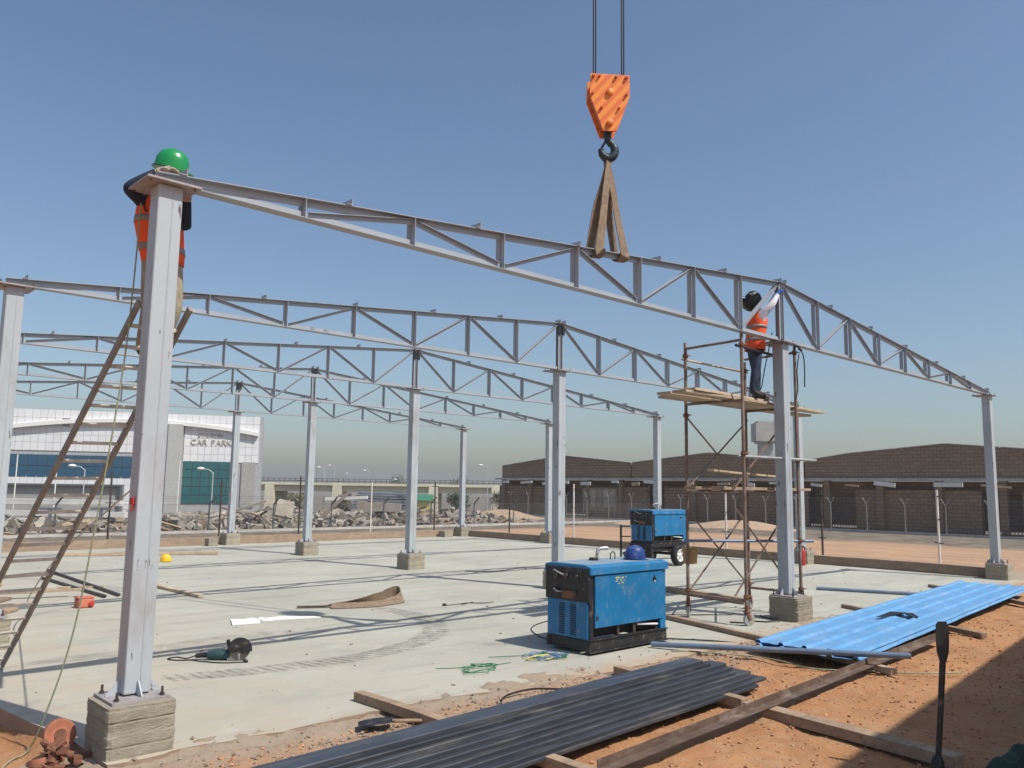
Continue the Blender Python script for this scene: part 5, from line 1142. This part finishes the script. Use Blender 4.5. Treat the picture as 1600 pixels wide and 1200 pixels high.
# folded sling on the slab
g = B(); cp_ = curve_pts([(4.52, 5.62, .03), (4.85, 5.45, .02), (5.1, 5.35, .05), (5.5, 5.22, .05), (5.85, 5.30, .08), (6.15, 5.42, .14), (6.32, 5.36, .17), (6.30, 5.20, .09), (6.05, 5.12, .035), (5.6, 5.05, .03), (5.1, 5.20, .02), (4.95, 5.28, .02)], 7); rg = []
for i, p in enumerate(cp_):
    dd = (cp_[min(i + 1, len(cp_) - 1)] - cp_[max(i - 1, 0)]).normalized(); q = i / (len(cp_) - 1); tw_ = .35 + 1.1 * sm((q - .1) / .3) * sm((.75 - q) / .2); ax = dd.cross(Vector((0, 0, 1))).normalized() * cos(tw_) + Vector((0, 0, 1)) * sin(tw_)
    ww = .05 + .04 * sm((q - .1) * 4); nr = ax.cross(dd).normalized() * .006; c = Vector((p.x, p.y, max(p.z, ww * abs(sin(tw_)) + .01))); rg.append([c - ax * ww + nr, c + ax * ww + nr, c + ax * ww - nr, c - ax * ww - nr])
g.rings(rg); g.out('lifting_sling', 'webbing', label='brown webbing sling lying folded on the slab', cat='sling')
def cable(name, ctrl, r, mat, lb, cat='cable', n=7):
    g = B(); g.tube(curve_pts(ctrl, n), r, 6); return g.out(name, mat, smooth=True, label=lb, cat=cat)
# crumbs, offcuts and splashes left on the slab
sc_ = B(); rs = random.Random(14)
for _ in range(300):
    x = rs.uniform(-.2, 19.5); y = rs.uniform(-.2, 19.5) if rs.random() < .45 else rs.uniform(-.3, 5); q = .005 + .022 * rs.random() ** 4
    sc_.cur = rs.choice((0, 0, 1, 2)); sc_.box(x, y, q * .35 + .001, q * rs.uniform(.7, 2.5), q * rs.uniform(.6, 1.1), q * .6, rz=rs.uniform(0, 3))
sc_.out('slab_litter', ['stone_grey', 'wood', 'stone_grey'], label='small crumbs and offcuts littering the concrete slab', cat='litter', kind='stuff')
def coil(cx, cy, r, turns, seed, z=.008, sq=.8):
    rc = random.Random(seed); out = []
    for k in range(int(turns * 9)):
        a = 2 * pi * k / 9; q = r * rc.uniform(.45, 1.35); out.append((cx + cos(a) * q + rc.uniform(-.06, .06), cy + sin(a) * q * sq, z + rc.uniform(0, .02) + .003 * (k / 9)))
    return out
cable('cable_coil', [(3.45, .62, .008), (3.6, .5, .01)] + coil(3.78, .25, .20, 3.4, 5) + [(4.05, .35, .01), (4.3, .32, .01)], .004, 'cable_green', 'tangled green cable coil on the slab left of the near welder', 'cable')
cable('cable_coil', coil(4.86, .33, .22, 3.2, 8), .005, 'cable_blue', 'blue cable tangle on the slab beside the near welder', 'cable')
cable('cable_coil', coil(4.92, .22, .19, 2.3, 9) + [(4.5, .6, .01), (4.3, .7, .01)], .005, 'cable_green', 'green cable loops mixed in the tangle beside the near welder', 'cable')
cable('cable_coil', coil(4.74, .25, .13, 2.6, 10), .006, 'cable_yellow', 'yellow cable bundle in the tangle beside the near welder', 'cable')
cable('welding_cable', [(5.6, .74, .2), (5.65, .9, .05), (5.75, 1.3, .01), (6.2, 1.9, .01), (7.0, 2.2, .01), (8.0, 2.2, .01), (8.6, 1.6, .01), (9.6, .75, .01)], .007, 'cable_black', 'black welding cable snaking behind the near welder towards the scaffold')
cable('welding_cable', [(8.9, .35, .012), (9.05, .15, .012), (9.25, .25, .012), (9.35, .05, .012), (9.6, -.1, .03), (9.68, .15, .02), (9.9, .42, .012)], .012, 'cable_black', 'black cable between the scaffold casters and the pedestal')
cable('welding_cable', [(6.84, .1, .03), (7.3, -.35, .012), (7.7, -.8, -.02), (7.95, -1.1, -.02)], .010, 'cable_black', 'black cable running from the near welder to the blue sheets')
cable('welding_cable', [(6.3, -.45, .012), (6.6, -.7, -.0), (7.0, -1.2, -.03), (7.0, -1.6, -.03), (6.9, -2.0, -.03), (7.3, -2.5, -.03), (7.6, -2.9, -.03), (8.1, -3.2, -.04)], .008, 'rope_green', 'thin green rope trailing under the blue-grey pipe')
cable('welding_cable', [(10.6, 8.6, .01), (11.2, 8.2, .01), (12.4, 8.4, .01), (13.2, 7.4, .01), (14.6, 6.9, .01), (15.4, 7.1, .3)], .010, 'cable_black', 'black cable lying from the wheeled welder across the slab')
cable('welding_cable', [(3.05, -1.22, -.03), (2.95, -1.02, -.01), (3.15, -.82, .02), (3.5, -.84, .04), (3.8, -1.0, .02)], .010, 'cable_black', 'short black cable loop beside the dark purlins')
g = B(); g.tube(curve_pts([(6.6, 4.4, .01), (6.9, 4.34, .02), (7.1, 4.4, .01), (7.3, 4.2, .015), (7.46, 4.12, .03)]), .009, 5); g.tube([(6.9, 4.3, .01), (7.25, 4.42, .012)], .008, 5); g.box(6.6, 4.4, .02, .05, .05, .04); g.out('wire_scrap', 'bolt', label='small bent wire scraps on the slab left of the column behind the welder', cat='scrap')
g = B(); g.bar((2.30, 10.6, .02), (3.0, 10.2, .02), .05, .03); g.out('wood_offcut', 'wood_pale', label='thin wood offcut left of the near column on the slab', cat='plank')
# timbers
plank('timber', (2.06, .02, .045), (2.12, -3.0, .02), .10, .085, 'square timber under the dark purlins, its end on the slab', 'wood', 'bearers')
plank('timber', (4.85, -.78, .03), (4.70, -2.45, .02), .11, .09, 'timber under the right part of the dark purlins', 'wood', 'bearers')
plank('timber', (4.78, -1.95, -.01), (4.60, -4.35, -.03), .16, .09, 'wide weathered plank running into the shade at lower right', 'wood', 'bearers')
plank('timber', (8.45, 1.18, .035), (7.83, -.95, .035), .11, .065, 'timber on the slab from the scaffold to the blue sheets', 'wood', 'bearers')
plank('timber', (11.35, 3.3, .055), (10.95, 1.3, .055), .13, .10, 'thick timber on the slab behind the scaffold', 'wood', 'bearers')
plank('timber', (8.0, -.7, .0), (7.32, -2.75, .0), .10, .07, 'timber under the near end of the blue sheets', 'wood_pale', 'bearers')
plank('timber', (12.0, .03, .03), (10.75, -2.6, .01), .10, .07, 'timber under the middle of the blue sheets', 'wood', 'bearers')
plank('timber', (16.7, .32, .03), (15.1, -2.0, .02), .10, .07, 'timber under the far end of the blue sheets', 'wood', 'bearers')
plank('timber', (3.80, 9.75, .03), (3.84, 7.75, .03), .10, .05, 'plank on the slab right of the near column', 'wood_pale', 'planks on the slab')
plank('timber', (4.3, 18.0, .05), (8.0, 16.4, .05), .16, .08, 'long pale timber at the back of the slab behind the ladder', 'wood_pale', 'planks on the slab')
for k, (p, q, w, lb) in enumerate((((1.2, 12.6, .03), (2.75, 13.4, .03), .16, 'plank lying flat farthest back in the timber litter by the ladder'), ((.9, 10.6, .03), (2.1, 10.1, .05), .12, 'plank end near the red box in the timber litter'), ((.6, 8.6, .03), (1.2, 9.4, .03), .2, 'short plank left of the red box by the ladder'),
                                 ((.2, 9.8, .10), (2.3, 9.15, .12), .10, 'raised thin plank pointing at the red box'), ((.3, 7.2, .03), (1.0, 8.0, .03), .18, 'short plank nearest the camera in the timber litter'), ((.1, 11.4, .04), (1.6, 11.6, .04), .2, 'wide plank in the middle of the timber litter'))):
    plank('timber', p, q, w, .045, lb, 'wood_pale' if k % 2 else 'wood', 'planks by the ladder')
for (p, q, lb) in (((3.0, 14.0, .03), (2.80, 8.75, .03), 'long dark steel bar on the slab, farther from the red box'), ((2.5, 12.4, .03), (2.55, 8.7, .03), 'long dark steel bar on the slab, nearer the red box')):
    g = B(); g.bar(p, q, .05, .04); g.out('steel_bar', 'black_paint', label=lb, cat='steel bar', group='steel bars on the slab')

# dark steel purlins, a staggered bundle on the bearers
CW, CH = .20, .029
csec = [(-CW / 2, 0), (-CW / 2 + .003, 0), (-CW / 2 + .004, CH - .003), (CW / 2 - .004, CH - .003), (CW / 2 - .003, 0), (CW / 2, 0), (CW / 2, CH - .006), (CW / 2 - .005, CH), (-CW / 2 + .005, CH), (-CW / 2, CH - .006)]
rp = random.Random(4); nth = ['topmost', 'second from the top', 'third from the top', 'fourth from the top', 'fifth from the top', 'sixth from the top', 'seventh from the top', 'lowest']
for k in range(8):
    z = .068 + .0295 * (7 - k); y = -1.745 - .051 * k + rp.uniform(-.012, .012); xe = 4.95 + .075 * k + rp.uniform(-.12, .12)
    g = B(); x0 = -1.0; a0 = .058 + rp.uniform(-.003, .003); g.prof((xe, y + .058 * (xe - 5.4), z), (x0, y + a0 * (x0 - 5.4), z), csec); g.out('steel_purlin', 'purlin', label='dark steel purlin in the bundle on the bearers, ' + nth[k] + (' and nearest the camera' if k == 7 else ''), cat='purlin', group='bundle of dark purlins')
for k in range(3):
    y = -1.72 - .215 * k + .02; xe = 5.5 - .1 * k
    g = B(); g.prof((xe, y + .058 * (xe - 5.4), .0675 - .030), (-1.0, y + .058 * -6.4, .0675 - .030), csec); g.out('steel_purlin', 'purlin', label='dark steel purlin hidden in the bottom course, ' + ('on the slab side', 'in the middle', 'on the camera side')[k], cat='purlin', group='bundle of dark purlins')
# rusty angle iron
g = B(); g.prof((9.75, -2.36, .05), (2.2, -2.84, .04), [(-.045, 0), (.05, 0), (.05, .008), (-.037, .008), (-.037, .065), (-.045, .065)]); g.out('angle_iron', 'rust_angle', label='long rusty angle iron lying on the soil before the blue sheets', cat='angle iron')
g = B(); g.tube([(6.33, -.13, .045), (7.37, -2.92, .19)], .034, 14); g.out('steel_pipe', 'pipe_blue', smooth=True, label='blue-grey pipe from the near welder across the angle iron', cat='pipe')
g = B(); g.tube([(14.13, 1.60, .035), (14.88, -.16, .035)], .034, 12); g.out('steel_pipe', 'pipe_blue', smooth=True, label='short blue-grey pipe on the slab behind the blue sheets', cat='pipe')
# blue ribbed roof sheets
def sheet(z, dx, dy, lb):
    A0, A1 = Vector((7.16 + dx, -1.76 + dy, z)), Vector((16.9 + dx, -.86 + dy, z + .02)); W = 1.27; secs = [(-W / 2, 0)]
    for k in range(5):
        c = -W / 2 + .05 + k * (W - .1) / 4; secs += [(c - .038, 0), (c - .018, .030), (c + .018, .030), (c + .038, 0)]
        if k < 4: secs += [(c + (W - .1) / 12, .001), (c + (W - .1) / 8, .004), (c + (W - .1) / 6, .001)]
    secs += [(W / 2, 0)]; th = .004; prof_ = secs + [(x, y - th) for x, y in secs[::-1]]; prof_ = prof_[::-1]
    g = B(); p0, p1, a, u = g.frame(A0, A1); rg = []
    for i in range(41):
        c = p0.lerp(p1, i / 40); rg.append([c + a * x + u * (y + .007 * noise.noise((i * .33, x * 2.2, z * 9)) + .004 * noise.noise((i * .9, x * 5, z * 9))) for x, y in prof_])
    g.rings(rg); g.out('roof_sheet', ['sheet_blue'], label=lb, cat='roof sheet', group='blue roof sheets')
sheet(.09, -.05, -.03, 'lower bright blue ribbed roof sheet in the stack at right'); sheet(.112, .03, .015, 'middle bright blue ribbed roof sheet in the stack at right'); sheet(.134, 0, 0, 'top bright blue ribbed roof sheet of the stack at right')
g = B(); pz = .182
g.add([(10.05, -1.38, pz), (10.75, -1.30, pz + .012), (10.95, -1.55, pz), (10.55, -1.80, pz + .004), (10.50, -1.70, pz + .01), (10.68, -1.52, pz + .012), (10.45, -1.46, pz + .006)], [(0, 6, 5, 1), (1, 5, 2), (5, 4, 3, 2)]); g.out('rubber_strip', 'black_cloth', solid=.006, label='black folded rubber strip lying on the blue sheets', cat='rubber strip')
# upright black pry bar in front, lower right
pb = thing('pry_bar', 'black long-handled bar standing upright at lower right', 'tool', (4.29, -4.30, -.1))
g = B(); g.tube([(0, 0, -.1), (.0, 0, .12), (.005, 0, .16)], [.045, .045, .03], 12); g.out('socket', 'black_paint', pb, smooth=True)
g = B(); g.tube([(.0, 0, .1), (.05, -.02, .5), (.085, -.04, .86)], [.021, .021, .023], 12); g.out('handle', 'black_paint', pb, smooth=True)
g = B(); rg = []
for q, w, t in ((0, .024, .02), (.06, .042, .02), (.15, .048, .016), (.26, .046, .014), (.285, .03, .012)):
    c = Vector((.085, -.04, .84)) + Vector((.022, -.012, 1)) * q; ax = Vector((.727, -.686, 0)) * w; nr = Vector((-.686, -.727, 0)) * t
    rg.append([c - ax - nr * .4, c - ax * .4 - nr, c + ax * .4 - nr, c + ax - nr * .4, c + ax + nr * .5, c - ax + nr * .5])
g.rings(rg); g.out('blade', 'black_paint', pb, smooth=True)
# spade lying on the slab edge
sp = thing('spade', 'dark spade lying at the slab edge beside the bearer timber', 'spade', (1.72, -.80, .0), -.55)
g = B(); rg = []
for q, w, zz in ((-.16, .05, .01), (-.1, .09, .015), (.0, .10, .025), (.1, .085, .03), (.14, .03, .035)): rg.append([Vector((q, -w, zz + .015)), Vector((q, 0, zz)), Vector((q, w, zz + .015)), Vector((q, w, zz + .011)), Vector((q, 0, zz - .004)), Vector((q, -w, zz + .011))])
g.rings(rg); g.out('blade', 'black_paint', sp, smooth=True)
g = B(); g.tube([(.12, 0, .035), (.3, 0, .03), (1.0, -.03, .0)], .016, 8); g.out('handle', 'wood', sp, smooth=True)
g = B(); g.box(-.112, -.03, 1.84, .022, .05, .055, rz=.2); g.bar((-.112, -.04, 1.82), (-.118, -.035, 1.76), .025, .012); g.out('red_rag', 'red_paint', bevel=.006, label='small red rag tied to the left face of the near column', cat='rag')
# scaffold fittings heaped beside the near pedestal
cw = thing('caster_wheel', 'orange caster wheel with rusty fork leaning on the near pedestal', 'caster', (-.40, .34, -.12), .4)
g = B(); g.lathe([(.03, -.03), (.07, -.02), (.085, -.028), (.115, -.026), (.12, 0), (.115, .026), (.085, .028), (.07, .02), (.03, .03)], 26, (0, 0, .19), (-.35, -1, .25), cap=False); g.out('wheel', 'orange_wheel', cw, smooth=True)
g = B(); ax = Vector((-.35, -1, .25)).normalized()
for s in (-1, 1): g.bar(Vector((0, 0, .19)) + ax * .04 * s, Vector((-.10, -.02, .03)) + ax * .04 * s, .05, .01, up=ax)
g.tube([Vector((0, 0, .19)) - ax * .035, Vector((0, 0, .19)) + ax * .035], .045, 12); g.tube([(-.1, -.02, .04), (-.24, -.03, -.0)], .025, 10); g.out('fork', 'rust', cw)
cw2 = thing('caster_wheel', 'second caster wheel lying flat with rusty bracket beside the near pedestal', 'caster', (-.52, .18, -.13), .9)
g = B(); g.lathe([(.03, -.03), (.07, -.02), (.115, -.026), (.12, 0), (.115, .026), (.07, .02), (.03, .03)], 24, (0, 0, .07), (.25, .2, 1), cap=False); g.out('wheel', 'orange_wheel', cw2, smooth=True)
g = B(); g.box(.02, -.02, .12, .13, .11, .012, rot=Matrix.Rotation(.35, 3, 'Y')); g.box(.09, 0, .09, .012, .1, .14); g.tube([(.02, -.02, .12), (.06, -.1, .2)], .026, 10); g.out('bracket', 'rust', cw2)
rc = random.Random(31)
for k in range(7):
    x, y = -.36 + rc.uniform(-.2, .08), .12 + rc.uniform(-.2, .25); a = rc.uniform(0, 3.1)
    g = B(); d = Vector((cos(a), sin(a), rc.uniform(-.1, .35))) * rc.uniform(.07, .13); c = Vector((x, y, -.09 + .02 * k))
    g.tube([c - d, c + d], .026, 10, cap=False); g.box(c.x, c.y, c.z + .02, .07, .06, .05, rz=a); g.tube([c + Vector((0, 0, .04)), c + Vector((.05 * cos(a + 1.4), .05 * sin(a + 1.4), .07))], .009, 6)
    g.out('tube_clamp', 'rust', label='rusty scaffold tube clamp beside the near pedestal, %s of the heap' % ('lowest', 'second lowest', 'third from the bottom', 'in the middle', 'third from the top', 'second from the top', 'topmost')[k], cat='clamp', group='clamps beside the near pedestal')
g = B(); g.box(0, 0, 0, .23, .11, .075, rz=.0); o = g.out('red_brick', 'brick_red', bevel=.006, label='red brick lying in front of the rusty clamps at lower left', cat='brick'); o.location = (-.52, -.02, -.17); o.rotation_euler = (.05, .04, -.42)
ex = thing('fire_extinguisher', 'small red cylinder standing beside the far pedestal behind the front middle column', 'extinguisher', (19.35, 4.62, 0))
g = B(); g.lathe([(.07, 0), (.075, .03), (.075, .38), (.05, .44), (.025, .47)], 14); g.out('cylinder', 'red_paint', ex, smooth=True)
g = B(); g.box(.02, 0, .50, .10, .03, .05); g.out('valve', 'black_paint', ex)
# crumpled dark green tarpaulin in the lower right corner
g = B(); nn = 26; vv = []
for j in range(nn):
    for i in range(nn):
        u, w = i / (nn - 1), j / (nn - 1); x = 4.55 + .9 * u; y = -5.2 + .75 * w; e = min(u, 1 - u, w, 1 - w)
        vv.append((x + .05 * noise.noise((u * 4, w * 4, 1)), y + .05 * noise.noise((u * 4, w * 4, 6)), gz(x, y) + .01 + sm(e * 5) * (.10 + .12 * noise.noise((u * 5, w * 5, 3)))))
g.add(vv, [(j * nn + i, j * nn + i + 1, (j + 1) * nn + i + 1, (j + 1) * nn + i) for j in range(nn - 1) for i in range(nn - 1)]); g.out('tarpaulin', 'tarp_green', smooth=True, label='crumpled dark green tarpaulin in the shade at the lower right corner', cat='tarpaulin')
# two cabin-shaped blockers added outside the frame to cast the lower right shadow
def cabin(z, lb, dx=0.):
    t = thing('shade_cabin', lb, 'shade cabin', (4.2 + dx, -7.52, z), .11, 'added shade cabins'); L, W, H = 9.6, 2.5, 2.62
    def corr(x0, x1, y, sg):
        g = B(); n = int((x1 - x0) / .075); top = []; bot = []
        for k in range(n + 1):
            d = (0, .03, .03, 0)[k % 4] * sg; x = x0 + (x1 - x0) * k / n; top.append(Vector((x, y + d, H - .12))); bot.append(Vector((x, y + d, .14)))
        g.rings([bot, top], cap=False, closed=False); return g.out('side_wall', 'cabin_paint', t, solid=.004)
    corr(.1, L - .1, -.04, -1); corr(.1, L - .1, -W + .04, 1)
    for x in (.04, L - .04):
        g = B(); g.box(x, -W / 2, H / 2, .05, W - .16, H - .24); g.out('end_wall', 'cabin_paint', t)
    for x in (.06, L - .06):
        for y in (-.06, -W + .06):
            g = B(); g.box(x, y, H / 2, .14, .14, H); g.out('corner_post', 'truck_paint', t, bevel=.01)
    for y in (-.06, -W + .06):
        for zz in (.07, H - .06):
            g = B(); g.box(L / 2, y, zz, L - .28, .12, .12); g.out('rail', 'truck_paint', t)
    g = B(); g.box(L / 2, -W / 2, H - .05, L - .26, W - .24, .06); g.out('roof', 'cabin_paint', t)
    g = B(); g.box(L / 2, -W / 2, .12, L - .26, W - .24, .06); g.out('floor_deck', 'wood', t)
    for x in (2.2, 6.8):
        g = B(); g.box(x, .0, 1.55, 1.3, .06, .95); wdw = g.out('window', 'bldg_trim', t); g = B(); g.box(x, .035, 1.55, 1.16, .02, .81); g.out('pane', 'glass_blue', wdw)
    g = B(); g.box(4.5, .0, 1.12, .92, .06, 2.0); dr = g.out('door', 'bldg_grey', t, bevel=.01); g = B(); g.tube([(4.85, .03, 1.1), (4.85, .08, 1.1), (4.75, .08, 1.1)], .012, 8); g.out('handle', 'black_paint', dr)
cabin(-.12, 'lower corrugated cabin added unseen right of the camera to cast shade'); cabin(2.56, 'upper corrugated cabin added unseen right of the camera to shade the lower right soil', .05)

# ---------------------------------------------------------------- dusty air
HAZE = True
if HAZE:
    m = bpy.data.materials.new('haze'); m.use_nodes = True; nt = m.node_tree; nt.nodes.clear()
    pv = nt.nodes.new('ShaderNodeVolumePrincipled'); pv.inputs['Color'].default_value = (.80, .82, .84, 1); pv.inputs['Density'].default_value = HAZE_D; pv.inputs['Anisotropy'].default_value = .2
    mo = nt.nodes.new('ShaderNodeOutputMaterial'); nt.links.new(pv.outputs[0], mo.inputs['Volume']); _M['haze'] = m
    g = B(); g.box(200, 200, 6.5, 1860, 1860, 27); o = g.out('haze', 'haze', kind='stuff', label='dusty pale air over the whole site', cat='haze')
